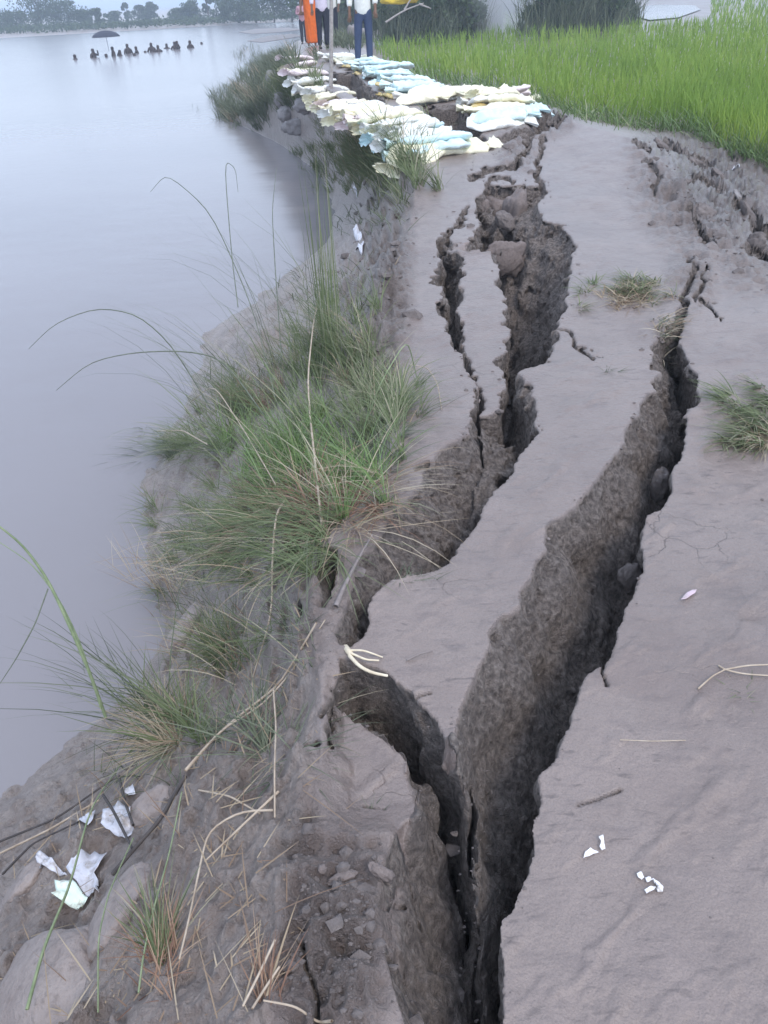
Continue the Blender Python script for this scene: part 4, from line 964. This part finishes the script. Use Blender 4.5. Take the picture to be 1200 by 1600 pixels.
# tall blades over the water at the left edge
def air(u, v, dist):
    x, y, z = ray(u, v); k_ = dist; return Vector((float(x)*k_, float(y)*k_, HC+float(z)*k_))
def airstick(name, label, pts, w0, w1_, mat):
    P = spline([air(*p) for p in pts], 20); o_ = P[0].copy(); k_ = FPX/np.mean([p[2] for p in pts])
    rr = np.interp(np.linspace(0, 1, 20), [0, .5, 1], [w0*.8, w0*.7, w1_*.5])/k_/2
    V, F = tube(P-o_, rr, None, 6); o = mesh_np(name, V, fix(F), mat, None, None, True, o_); return tag(o, label, 'reed', 'reeds rising over the water at the left')
airstick('reed', 'broad green reed bending up to the left edge over the shallow water', [(165, 1120, 2.25), (140, 1050, 2.15), (112, 985, 2.08), (75, 905, 2.05), (35, 850, 2.0), (-15, 812, 1.95)], 7, 5, M_GSTEM)
airstick('reed', 'thin green reed just under the broad one', [(158, 1108, 2.22), (128, 1010, 2.18), (95, 940, 2.1), (50, 880, 2.1), (-15, 838, 2.1)], 3.5, 2, M_GSTEM)
airstick('reed', 'thin dark reed slanting from the broad reed down to the left edge', [(75, 920, 2.1), (55, 975, 2.1), (25, 1030, 2.1), (-8, 1080, 2.1)], 3, 2, M_REED)
airstick('reed', 'dark drooping reed arching far out over the river to the left', [(330, 640, 3.6), (270, 540, 3.5), (215, 490, 3.5), (150, 480, 3.5), (85, 505, 3.5), (45, 545, 3.5)], 2.6, 1.5, M_REED)
airstick('reed', 'dark drooping reed with hanging leaflets below the farthest arching one', [(420, 660, 3.4), (350, 560, 3.4), (290, 548, 3.4), (210, 550, 3.4), (140, 565, 3.4), (88, 610, 3.4)], 3, 1.6, M_REED)
airstick('reed', 'wispy seeded reed rising highest over the river', [(430, 620, 3.9), (395, 480, 4.1), (330, 330, 4.3), (260, 270, 4.4), (235, 300, 4.4)], 2.2, 1.2, M_REED)
airstick('reed', 'fine upright reed against the pale water near the sandbag clump', [(440, 560, 4.3), (430, 420, 4.6), (425, 330, 4.8), (432, 262, 4.9)], 2.2, 1.2, M_REED)
airstick('reed', 'lone hair thin reed with a drooping tip in the middle of the river view', [(372, 480, 4.5), (362, 400, 4.7), (350, 250, 5), (368, 262, 5), (372, 300, 5)], 2, 1.2, M_REED)
# cream roots at the top of the curved crack
rt = empty('forked_root', g0(549, 1020)); tag(rt, 'cream forked bamboo root sticking out at the top of the curved crack', 'root')
for pp, w_ in (([(547, 1016, .03), (568, 1016, .04), (598, 1027, .02)], 4), ([(549, 1021, .03), (572, 1031, .035), (592, 1032, .02)], 4.5), ([(546, 1024, .03), (560, 1040, .035), (580, 1051, .03), (606, 1056, .02)], 7)):
    P = spline([g0(*p) for p in pp], 12); k_ = ppm(P[0]); V, F = tube(P-np.array(rt.location), w_*.9/k_/2, w_*.6/k_/2, 7); mesh_np('prong', V, fix(F), M_CREAM, rt)
P = spline([g0(540, 1012, .0), g0(545, 1018, .03), g0(551, 1026, .02)], 8); V, F = tube(P-np.array(rt.location), .009, .007, 7); mesh_np('knuckle', V, fix(F), M_CREAM, rt)
rt = empty('forked_root', g1(1130, 1052)); tag(rt, 'dry forked rootlets lying on the silt near the right edge', 'root')
for pp in ([(1090, 1078, .004), (1112, 1062, .012), (1130, 1052, .008)], [(1128, 1052, .008), (1165, 1048, .014), (1215, 1045, .008)], [(1122, 1044, .004), (1130, 1052, .01), (1160, 1058, .008), (1205, 1060, .004)]):
    P = spline([g1(*p) for p in pp], 12); k_ = ppm(P[0]); V, F = tube(P-np.array(rt.location), 3/k_/2, 2.4/k_/2, 6); mesh_np('rootlet', V, fix(F), M_STALK, rt)

# ------------------------------------------------------------------ scraps, buried sacks, stones, clods
def mat_plastic(name, c, rough=.35, tr=.2):
    t = NT(name); n = t.noise(18, 3, .6, t.obj()); d = t.noise(26, 5, .65, t.pos()); m = t.bsdf(t.mix(t.ramp(d, [(.5, 0.), (.66, .8)]), t.mix(t.ramp(n, [(.45, 0.), (.7, .5)]), c, tuple(x*.8 for x in c)), (.34, .30, .27)), rough, n, .004, .6, .5); return m
M_PL = mat_plastic('white plastic film', (.66, .66, .72)); M_PLG = mat_plastic('greenish white plastic', (.80, .92, .80)); M_PAPER = mat_plastic('white paper', (.86, .84, .86), .7); M_PKP = mat_plastic('pink wrapper', (.62, .48, .54), .4)
def scrap(name, label, cat, poly, mat, up=.012, crump=.006, group='white scraps of litter'):
    """a crumpled sheet with the outline poly (picture points)"""
    pl = np.array(poly, float); c = pl.mean(0); n = len(pl); rings = 5; U = []; 
    sub = []
    for i in range(n):
        a, b = pl[i], pl[(i+1) % n]
        for q in range(4): sub.append(a+(b-a)*q/4+rg.normal(0, .02*np.linalg.norm(b-a), 2))
    sub = np.array(sub); m = len(sub); pts = [c]+[c+(s_-c)*r/rings for r in range(1, rings+1) for s_ in sub]
    pts = np.array(pts); W_ = gpt(pts[:, 0], pts[:, 1]); sz = (W_.max(0)-W_.min(0)).max()
    W_[:, 2] += up+fbm(W_[:, 0], W_[:, 1], W_[:, 2]+3, sz*.35, 3)*crump+crump
    org = W_[0].copy(); F = []
    for r in range(rings-1):
        for i in range(m): F.append((1+r*m+i, 1+r*m+(i+1) % m, 1+(r+1)*m+(i+1) % m, 1+(r+1)*m+i))
    for i in range(0, m, 2): F.append((0, 1+(i+2) % m, 1+(i+1) % m, 1+i))
    o = mesh_np(name, W_-org, F, mat, None, None, True, org); so = o.modifiers.new('s', 'SOLIDIFY'); so.thickness = .0015; tag(o, label, cat, group); return o
scrap('paper_scrap', 'white wedge shaped paper scrap on the right crest, lower left of two pairs', 'paper scrap', [(912, 1337), (916, 1327), (923, 1322), (936, 1328), (925, 1331)], M_PAPER, .004, .003)
scrap('paper_scrap', 'small curled white paper scrap just right of the wedge shaped one', 'paper scrap', [(936, 1306), (943, 1303), (944, 1313), (947, 1322), (941, 1326), (937, 1320), (940, 1313)], M_PAPER, .004, .004)
for q, (pl, lab) in enumerate([([(996, 1360), (1003, 1357), (1008, 1366), (1004, 1370), (998, 1367)], 'topmost oval'), ([(1009, 1366), (1018, 1366), (1020, 1371), (1012, 1374)], 'small square'), ([(1020, 1369), (1029, 1372), (1038, 1382), (1037, 1388), (1029, 1389), (1027, 1384), (1032, 1382), (1024, 1374)], 'hooked'), ([(1008, 1386), (1018, 1381), (1027, 1382), (1019, 1388), (1011, 1392)], 'lowest')]):
    scrap('paper_scrap', '%s white paper scrap of the ring of four on the right crest' % lab, 'paper scrap', pl, M_PAPER, .004, .003)
scrap('wrapper', 'thin faded pink wrapper lying on the right crest', 'wrapper', [(1062, 943), (1072, 932), (1088, 926), (1084, 934), (1070, 942)], M_PKP, .004, .003, None)
scrap('plastic_sheet', 'large white plastic sheet with ragged edge beside the dark twig', 'plastic sheet', [(168, 1312), (174, 1296), (186, 1288), (196, 1276), (213, 1284), (210, 1296), (215, 1312), (203, 1322), (190, 1318)], M_PL)
scrap('plastic_sheet', 'flat white plastic scrap left of the large sheet', 'plastic sheet', [(125, 1305), (140, 1290), (160, 1290), (158, 1312), (150, 1320), (138, 1312)], M_PL)
scrap('plastic_sheet', 'little white plastic scrap above the large sheet, under the grass', 'plastic sheet', [(200, 1250), (212, 1243), (220, 1262), (206, 1266)], M_PL)
scrap('plastic_sheet', 'brightest greenish white plastic piece, square, lying lowest on the mud', 'plastic sheet', [(92, 1418), (97, 1398), (120, 1388), (136, 1400), (128, 1415)], M_PLG, .02, .008)
scrap('plastic_sheet', 'crumpled white plastic strip right above the brightest piece', 'plastic sheet', [(112, 1375), (125, 1362), (152, 1340), (172, 1342), (150, 1370), (160, 1405), (140, 1400), (128, 1392)], M_PL)
scrap('plastic_sheet', 'small white plastic flap left of the crumpled strip', 'plastic sheet', [(68, 1365), (84, 1362), (100, 1375), (114, 1384), (96, 1382), (74, 1380)], M_PL)
for u, v, s_, lab in ((556, 312, 6, 'beside the foot of the sandbag grass clump'), (560, 384, 8, 'half way along the rough left verge'), (562, 408, 10, 'lowest on the rough left verge'), (1149, 270, 7, 'standing in the churned soil by the rice'), (441, 152, 4, 'on the far rubble by the pole')):
    scrap('plastic_bit', 'tiny white plastic bit ' + lab, 'plastic scrap', [(u-s_, v), (u, v-s_*.7), (u+s_*.8, v-s_*.3), (u+s_*.4, v+s_*.6), (u-s_*.4, v+s_*.5)], M_PL, .01, .01)

def mat_mud(name, a, b, rough=.6):
    t = NT(name); P = t.pos(); n = t.noise(7, 6, .6, P); f = t.noise(60, 5, .65, P); h = t.math('ADD', n, t.math('MULTIPLY', f, .4))
    c = t.mix(t.ramp(f, [(.5, 0.), (.7, .5)]), t.ramp(n, [(.3, a), (.7, b)]), tuple(x*.55 for x in a)); return t.bsdf(c, rough, h, .02, .9, .4)
M_MUDSACK = mat_mud('mud filmed sack', (.25, .205, .188), (.37, .315, .292)); M_CLOD = mat_mud('soil clod', (.11, .092, .087), (.22, .19, .18), .9); M_CRUST = mat_mud('silt crust', (.17, .138, .128), (.26, .215, .2), .8); M_STONE = mat_mud('pale bank stone', (.22, .20, .20), (.33, .31, .31), .8)
def lump(name, label, cat, u, v, a, b, h, rot, mat, group=None, sink=.35, seed=0, sub=5, world=None, shear=.8):
    c = g1(u, v) if world is None else world; k_ = ppm(c)
    bm = bmesh.new(); bmesh.ops.create_icosphere(bm, subdivisions=sub, radius=1); V = np.array([v_.co[:] for v_ in bm.verts]); F = [[x.index for x in f.verts] for f in bm.faces]; bm.free()
    V = np.sign(V)*np.abs(V)**(1. if name == 'buried_sack' else .85); s_ = np.array([a/k_, b/k_, h])
    nn = 1+(.16 if name == 'buried_sack' else .28)*fbm(V[:, 0]+seed*5.3, V[:, 1], V[:, 2], .9, 4)[:, None]+(0 if name == 'buried_sack' else .16)*(np.abs(fbm(V[:, 0]*2+seed, V[:, 1]*2, V[:, 2]*2, .5, 4, .65))-.3)[:, None]; V = V*nn*s_
    cc, ss = math.cos(R(rot)), math.sin(R(rot)); V = np.stack([V[:, 0]*cc-V[:, 1]*ss, V[:, 0]*ss+V[:, 1]*cc, V[:, 2]], 1)
    e = .04*k_
    gx = (np.array(g1(u+12, v))-np.array(g1(u-12, v))); gy = (np.array(g1(u, v-12))-np.array(g1(u, v+12))); nn_ = np.cross(gx, gy); nn_ /= np.linalg.norm(nn_); nn_[2] = max(nn_[2], .4)
    V[:, 2] -= (V[:, 0]*nn_[0]+V[:, 1]*nn_[1])/nn_[2]*shear
    c = Vector(c); c.z += h*(1-2*sink)*.5
    o = mesh_np(name, V, F, mat, None, None, True, c); tag(o, label, cat, group); return o
SK = 'half buried sacks in the bank mud'
lump('buried_sack', 'long pale half sunken sack at the water edge above the spiky tussock', 'sack', 305, 965, 34, 60, .09, -30, M_MUDSACK, SK, .62, 1)
lump('buried_sack', 'big mud filmed sack filling the bottom left corner', 'sack', 70, 1560, 120, 110, .10, -30, M_MUDSACK, SK, .78, 2)
lump('buried_sack', 'mud filmed sack lying under the long stems right of the corner sack', 'sack', 195, 1440, 56, 80, .08, -20, M_MUDSACK, SK, .8, 3)
lump('buried_sack', 'low brownish sack under the upper white plastic sheet', 'sack', 240, 1275, 45, 40, .07, 10, M_MUDSACK, SK, .64, 4)
lump('buried_sack', 'flat grey sack end showing left of the white plastic pieces', 'sack', 40, 1395, 50, 36, .07, 20, M_MUDSACK, SK, .62, 5)
ST = 'pale boulders on the bank below the sandbags'
for q, (u, v, a, b, h, lab) in enumerate([(430, 130, 12, 16, .22, 'topmost pale boulder standing in the bank grass'), (452, 188, 16, 20, .2, 'round pale boulder just above the water'), (468, 205, 22, 12, .14, 'flat pale boulder spreading to the right at the water edge'),
        (443, 160, 12, 10, .16, 'small rounded boulder in the middle of the group'), (482, 172, 20, 14, .14, 'dark lumpy boulder under the sandbags')]):
    lump('boulder', lab, 'boulder', u, v, a, b, h, 0, M_STONE, ST, .3, 7+q, 4, None, .0)
lump('stone', 'pale rounded stone on the churned soil at the right edge', 'stone', 1151, 310, 8, 7, .03, 0, M_STONE, None, .2, 20, 4)
for q, (u, v, a, b, h, lab) in enumerate([(1030, 235, 12, 8, .05, 'on the crest shoulder by the rice'), (1085, 262, 14, 10, .07, 'dark and rounded in the middle of the churned soil'), (1120, 285, 12, 9, .05, 'below the dark rounded one'), (1165, 345, 16, 12, .06, 'at the edge of the dark hollow'),
        (1180, 378, 16, 10, .06, 'at the right edge of the picture below the hollow'), (1098, 330, 16, 20, .06, 'brown, on top of the slumped scar'), (538, 1368, 22, 8, .008, 'long and flat above the rubble at the lower left slab'), (505, 1362, 8, 6, .007, 'flat chip at the top left of the rubble'),
        (598, 1365, 9, 18, .015, 'pale broken crust on the rim of the lower left slab'), (700, 1515, 36, 12, .02, 'flat plate lodged where the two cracks join'), (790, 320, 16, 12, .06, 'wedged at the top of the upper cavity'), (770, 700, 24, 22, .05, 'smooth faced block sunk where the cracks meet'), (470, 855, 12, 10, .03, 'in the mouth of the small dark hole')]):
    lump('soil_clod', 'soil clod ' + lab, 'clod', u, v, a, b, h, q*33, M_CRUST if q in (6, 7, 8, 9, 11) else M_CLOD, 'large soil clods', .3, 30+q, 4, (g1(u, v)+Vector((0, 0, .1)) if q in (10,) else None))
for q, (u, v, a, b, h, dz, lab) in enumerate([(803, 348, 17, 26, .20, -.20, 'tall and pale in the middle of the upper cavity'), (772, 345, 15, 20, .14, -.24, 'leaning at the left wall of the upper cavity'), (790, 410, 10, 30, .12, -.22, 'long, stuck along the left wall of the upper cavity'),
        (755, 330, 10, 10, .08, -.12, 'small, on the left lip of the upper cavity'), (828, 395, 12, 16, .12, -.3, 'at the foot of the right face of the upper cavity'), (812, 318, 10, 9, .07, -.10, 'small, under the upper lip of the upper cavity'),
        (985, 905, 14, 20, .05, -.16, 'wedged deep in the long right crack'), (1030, 760, 12, 16, .06, -.14, 'wedged high in the long right crack')]):
    lump('soil_clod', 'soil clod ' + lab, 'clod', u, v, a, b, h, q*47, M_CRUST if q < 5 else M_CLOD, 'large soil clods', .3, 60+q, 4, g0(u, v, dz), 0.)
# crumbs of soil: beyond counting
def crumbs():
    N = 5200; u = rg.uniform(440, 1240, N*4); v = rg.uniform(120, 1640, N*4); r_ = rubble(u, v); near_edge = np.zeros(len(u))
    for k_ in ('B', 'C', 'A', 'C2', 'F'):
        c = CR[k_]; L_ = poly_rows(c['L'])(v); R_ = poly_rows(c['Rr'])(v); ok = (v > c['v'][0]) & (v < c['v'][1]); near_edge = np.maximum(near_edge, ok*np.exp(-np.abs(u-L_)/7)*.5*(u < L_)+ok*(u > L_)*(u < R_)*.22+ok*np.exp(-np.abs(u-R_)/4)*.25*(u > R_))
    k_ = rg.random(len(u)) < np.maximum(r_**1.5*.5, near_edge*.5)+.0008
    u, v = u[k_][:N], v[k_][:N]; p = gpt(u, v); n = len(u)
    # sit on the surface inside cracks: heights already carry the crack depth
    t_ = (1+5**.5)/2; ico = np.array([(-1, t_, 0), (1, t_, 0), (-1, -t_, 0), (1, -t_, 0), (0, -1, t_), (0, 1, t_), (0, -1, -t_), (0, 1, -t_), (t_, 0, -1), (t_, 0, 1), (-t_, 0, -1), (-t_, 0, 1)])/1.9
    F = np.array([(0, 11, 5), (0, 5, 1), (0, 1, 7), (0, 7, 10), (0, 10, 11), (1, 5, 9), (5, 11, 4), (11, 10, 2), (10, 7, 6), (7, 1, 8), (3, 9, 4), (3, 4, 2), (3, 2, 6), (3, 6, 8), (3, 8, 9), (4, 9, 5), (2, 4, 11), (6, 2, 10), (8, 6, 7), (9, 8, 1)])
    s_ = (rg.pareto(2.2, n)*.004+.003).clip(.003, .03)*np.clip(p[:, 1]*.5, .6, 2.2)
    V = ico[None]*rg.uniform(.55, 1.25, (n, 12, 3))*s_[:, None, None]*np.array([1.2, 1, .7]); V = V+p[:, None]; FF = F[None]+(np.arange(n)*12)[:, None, None]
    o = mesh_np('soil_crumbs', V.reshape(-1, 3), FF.reshape(-1, 3), M_CLOD, None, None, False); tag(o, 'loose crumbs of broken soil strewn over the churned mud and crack edges', 'soil', None, 'stuff')
crumbs()

# straw and dead leaves lying about on the bank mud
n = 1500; vv = rg.uniform(420, 1640, n); ue, uw = UE(vv), UW(vv); uu = ue-(ue-uw)*rg.beta(1.3, 1.5, n); kk = (uu > -40) & (vnoise(uu/50, vv/50, uu*0+2.5) > -.25)
root = gpt(uu[kk], vv[kk], .006); n = len(root); root = root[root[:, 2] > WATER_Z]; n = len(root)
V, F, sh, tt = ribbons(root, rg.normal(R(55), 1.0, n), rg.uniform(1.35, 1.55, n), rg.uniform(1.5, 1.75, n), rg.uniform(.03, .22, n)*rg.random(n)+.02, rg.uniform(.0015, .004, n), 4, np.zeros(n))
o = mesh_np('straw_litter', V, F, M_STRAW, None, {'shade': sh*.7, 'along': tt}); tag(o, 'broken straw and dead leaves strewn over the wet bank', 'straw', None, 'stuff')
# ------------------------------------------------------------------ far bank trees, bushes, pond, smoke
def mat_leaf(name, a, b):
    t = NT(name); sh = t.attr('shade'); c = t.ramp(sh, [(0, a), (1, b)])
    p = t.n('ShaderNodeBsdfPrincipled'); t.l(c, p.inputs['Base Color']); p.inputs['Roughness'].default_value = .6; p.inputs['Specular IOR Level'].default_value = .2
    tl = t.n('ShaderNodeBsdfTranslucent'); t.l(c, tl.inputs['Color']); m = t.n('ShaderNodeMixShader'); m.inputs[0].default_value = .25; t.l(p.outputs[0], m.inputs[1]); t.l(tl.outputs[0], m.inputs[2]); t.l(m.outputs[0], t.out.inputs[0]); return t.m
M_LEAF = mat_leaf('tree leaves', (.035, .055, .03), (.10, .14, .065)); M_LEAF2 = mat_leaf('bush leaves', (.04, .07, .035), (.11, .16, .08)); M_BARK = simple('bark', (.10, .08, .065), .9)
def leaf_cloud(centres, radii, n, size):
    k = rg.integers(0, len(centres), n); d = rg.normal(size=(n, 3)); d /= np.linalg.norm(d, axis=1)[:, None]; r_ = rg.uniform(.45, 1.05, n)**.7
    P = centres[k]+d*radii[k]*r_[:, None]
    a = rg.normal(size=(n, 3)); a /= np.linalg.norm(a, axis=1)[:, None]; b = np.cross(a, rg.normal(size=(n, 3))); b /= np.linalg.norm(b, axis=1)[:, None]
    s_ = size*rg.uniform(.6, 1.3, n)[:, None]
    V = np.stack([P-a*s_, P-b*s_*.5, P+a*s_, P+b*s_*.5], 1); return V.reshape(-1, 3), np.arange(n*4).reshape(n, 4), np.repeat(rg.random(n), 4)
LAST = [None]
def tree(loc, h, wdt, label, group, trunk=.35, n=900, leaf=.35, name='tree', cat='tree', mat=None, nb=8, crown_lo=.3):
    root = empty(name, loc); tag(root, label, cat, group); LAST[0] = root
    tips = []; parts = [tube(spline([(0, 0, -.3), (wdt*.03, 0, h*.3), (-wdt*.02, 0, h*.8)], 8), h*.028, h*.010, 7)]
    for q in range(5):
        a_ = q*1.3+rg.uniform(0, 1); z0 = h*rg.uniform(.28, .6); e = np.array([math.cos(a_)*wdt*.32, math.sin(a_)*wdt*.32, z0+h*.2]); parts.append(tube(spline([(0, 0, z0), e*[.5, .5, 1]*[1, 1, .9], e], 6), h*.012, h*.004, 5)); tips.append(e)
    V, F = merge([(p[0], fix(p[1])) for p in parts]); mesh_np('trunk', V, F, M_BARK, root)
    cs = []; rr = []
    for q in range(nb):
        z = rg.uniform(crown_lo, .92); w_ = math.sin(math.pi*min(max((z-crown_lo+.12)/(1.0-crown_lo+.1), 0), 1))**.6
        a_ = rg.uniform(0, 6.28); rad = rg.uniform(0, .46)*wdt*w_; cs.append((math.cos(a_)*rad, math.sin(a_)*rad, z*h)); s_ = rg.uniform(.10, .27)*wdt; rr.append((s_, s_, min(s_*.75, (1-z)*h+.1)))
    V, F, sh = leaf_cloud(np.array(cs), np.array(rr), n, leaf); mesh_np('crown', V, F, mat or M_LEAF, root, {'shade': sh}, False); return root
def far(u, dist): # a place at that distance in the direction of the picture column u near the horizon
    x, y, z = ray(u, 30.); return float(x)/float(y)*dist, dist
TG = 'trees on the far bank'
FT = [(6, 150, 2.7, 5, 'broad dark tree at the left end of the far bank'), (32, 146, 2.7, 4.6, 'low round tree next to the left end of the far bank'), (62, 150, 6.0, 5, 'tallest dark tree of the left far bank, its top out of the picture'), (86, 150, 4.2, 4.6, 'dense tree right of the tallest one on the far bank'),
      (108, 148, 3.3, 4.2, 'rounded tree stepping down from the tall ones on the far bank'), (130, 150, 2.3, 3.2, 'low tree near the gap on the left far bank'), (153, 145, 2.3, 2.2, 'small isolated round tree on the far bank'), (178, 165, 1.7, 3, 'pale small tree in the hazy gap of the far bank'),
      (200, 175, 2.8, 1.6, 'thin pale tree with a bare leader in the gap'), (220, 170, 2.3, 4, 'pale wide tree right of the bare leader one'), (237, 170, 2.9, 3, 'pale tree with a peaked crown before the middle group'),
      (284, 150, 1.9, 4, 'flat topped tree starting the middle group'), (306, 150, 3.0, 3.6, 'bushy tree of the middle group'), (326, 150, 5.0, 2.2, 'tall narrow tree of the middle group, top out of the picture'), (352, 140, 3.2, 4, 'dark tree right after the tall narrow one'),
      (374, 130, 4.2, 4.4, 'large dark tree over the end of the river'), (400, 125, 4.4, 4.4, 'large dark tree behind the sand bar'), (428, 120, 4.2, 4.4, 'large dark tree left of the group of people'), (456, 118, 4.2, 4.4, 'large dark tree right behind the pink shirt')]
for u, dist, h, wd, lab in FT:
    x, y = far(u, dist); tree((x, y, -.9), h*rg.uniform(.9, 1.1), wd*(1.5 if u < 140 or u > 340 else 1.1), lab, TG, n=2000, leaf=.17, nb=15, crown_lo=.16)
# low scrub line along the far bank
x_ = rg.uniform(-20, 560, 5200); sc_d = rg.uniform(128, 150, 5200); xx = np.array([far(a, 1.)[0] for a in np.linspace(-20, 560, 60)]); fx_ = np.interp(x_, np.linspace(-20, 560, 60), xx)*sc_d
cz = np.stack([fx_, sc_d, np.full(5200, -.9)+rg.random(5200)*.45*(1+vnoise(fx_/6, sc_d/6, fx_*0))], 1)
V, F, sh = leaf_cloud(cz, np.full((5200, 3), .3), 12000, .2); o = mesh_np('far_scrub', V, F, M_LEAF, None, {'shade': sh}, False); tag(o, 'low hazy scrub covering the far river bank', 'scrub', None, 'stuff')
BGp = 'bushes behind the rice field'
for u, dist, h, wd, lab, nn in [(560, 60, 2.2, 5, 'dull bush between the group and the lone standing person', 2200), (650, 42, 2.6, 4.2, 'dark bush behind the rice, first right of the lone person', 4200), (700, 44, 2.7, 4.0, 'dark bush behind the rice with a bleached branch', 4200), (738, 50, 2.6, 3.4, 'smaller bush before the smoke behind the rice', 2500),
        (868, 40, 2.9, 3.4, 'darkest dense bush right of the smoke', 4200), (915, 41, 3.0, 3.6, 'darkest dense bush nearest the pond', 4200), (955, 46, 2.5, 3.2, 'low end bush beside the white pond', 2400), (610, 70, 2.8, 7, 'hazy bush far behind the lone person', 2000), (780, 80, 3.0, 8, 'hazy bush far behind the smoke', 2000),
        (1010, 120, 1.8, 10, 'hazy tree line piece beyond the pond', 1500), (1090, 125, 1.8, 10, 'hazy bush beyond the right end of the pond', 1500), (1180, 120, 3.0, 10, 'hazy bush at the top right corner', 1500), (500, 85, 4.2, 7, 'green grey bush rising behind the group of people', 2400), (530, 75, 3.2, 6, 'green grey bush filling the gap beside the bamboo pole', 2000)]:
    x, y = far(u, dist); tree((x, y, -.55), h, wd, lab, BGp, n=nn*2, leaf=.03+dist*.0022, name='bush', cat='bush', mat=M_LEAF2, nb=18, crown_lo=.08)
    if dist < 62:
        nbl = 900; a_ = rg.uniform(0, 6.28, nbl); q_ = rg.uniform(0, .5, nbl)*wd; rt_ = np.stack([np.cos(a_)*q_, np.sin(a_)*q_, np.full(nbl, .1)], 1)
        V, F, sh, tt = ribbons(rt_, rg.uniform(0, 6.28, nbl), rg.uniform(0, .3, nbl), rg.uniform(.3, 1.7, nbl), rg.uniform(.35, .8, nbl)*h, np.full(nbl, .03), 5); mesh_np('reed_blades', V, F, M_DUSK, LAST[0], {'shade': sh, 'along': tt})
# pond beyond the field
pc = [(985, 14), (1030, 10), (1085, 11), (1095, 18), (1060, 30), (1015, 34), (990, 28)]
P = [w1p(u, v-3, FIELD_Z+.06) for u, v in pc]; c_ = sum(P, Vector())/len(P); V = [c_]+P; F = [(0, 1+i, 1+(i+1) % len(P)) for i in range(len(P))]
o = mesh_np('pond', [tuple(v) for v in V], F, bpy.data.materials['silty water'], None, None, False); o['kind'] = 'structure'
# sand bars at the end of the river
for q, (pl) in enumerate([[(385, 64), (420, 56), (455, 53), (475, 56), (450, 60), (410, 66)], [(372, 50), (400, 45), (450, 43), (474, 46), (440, 50), (395, 53)]]):
    P = [w1p(u, v, WATER_Z+.02) for u, v in pl]; c_ = sum(P, Vector())/len(P); c_.z += .10; n_ = len(P); V = [c_]+P; F = [(0, 1+i, 1+(i+1) % n_) for i in range(n_)]
    o = mesh_np('sand_bar', [tuple(v) for v in V], F, M_STONE, None, None, True); o['kind'] = 'structure'
x, y = far(622, 30); cl = g1(600, 62)
o = lump('yellow_cloth', 'yellow cloth bundle over the bushes at the top edge, right of the lone person', 'cloth', 622, 40, 30, 9, .2, 0, simple('yellow cloth', (.72, .52, .04)), None, .2, 61, 4, Vector((far(622, 40)[0], 40, 1.13)))
br = empty('bleached_branch', Vector((far(655, 38)[0], 38, .2))); tag(br, 'bleached bare branch lying over the first dark bush', 'branch')
for q, pp in enumerate([[(-1.4, 0, .2), (-.6, .1, .6), (.2, 0, .8)], [(-.6, .1, .6), (-.3, .1, 1.0)], [(0, 0, .78), (.5, 0, .6)]]):
    V, F = tube(spline(pp, 8), .045, .02, 6); mesh_np('limb', V, fix(F), M_POLE, br)
# pale scraps on the verge behind the people
for u, v, lab in ((568, 44, 'nearest the lone person'), (558, 50, 'at the path bend'), (550, 56, 'low in the verge grass'), (545, 30, 'highest, behind the hidden person')):
    c_ = g1(u, min(v+14, 66)); c_.z += .25
    lump('pale_stone', 'pale stone on the verge behind the people, ' + lab, 'stone', u, min(v+14, 66), 7, 5, .16, 0, M_STONE, 'pale stones on the verge', .3, 70+int(u), 3, c_)
# smoke drifting over the far edge of the field
bm = bmesh.new(); bmesh.ops.create_icosphere(bm, subdivisions=3, radius=1); me = bpy.data.meshes.new('smoke'); bm.to_mesh(me); bm.free()
x, y = far(775, 46); sm = bpy.data.objects.new('smoke', me); COL.objects.link(sm); sm.location = (x, y, 1.1); sm.scale = (3.6, 5, 2.3); tag(sm, 'thin white smoke drifting behind the rice between the dark bushes', 'smoke', None, 'stuff')
t = NT('smoke'); pv = t.n('ShaderNodeVolumePrincipled'); pv.inputs['Color'].default_value = (.9, .92, .96, 1); pv.inputs['Density'].default_value = .16; t.l(pv.outputs[0], t.out.inputs['Volume']); me.materials.append(t.m)
# air
bm = bmesh.new(); bmesh.ops.create_cube(bm, size=1); me = bpy.data.meshes.new('haze'); bm.to_mesh(me); bm.free()
hz_ = bpy.data.objects.new('haze', me); COL.objects.link(hz_); hz_.scale = (3300, 3300, 16.); hz_.location = (0, 1500, 16/2-3.2); tag(hz_, 'thin bluish evening haze over the river and the fields', 'haze', None, 'stuff')
t = NT('haze'); pv = t.n('ShaderNodeVolumePrincipled'); pv.inputs['Color'].default_value = (.74, .86, 1., 1); pv.inputs['Density'].default_value = .0021; pv.inputs['Anisotropy'].default_value = .0; t.l(pv.outputs[0], t.out.inputs['Volume']); me.materials.append(t.m)
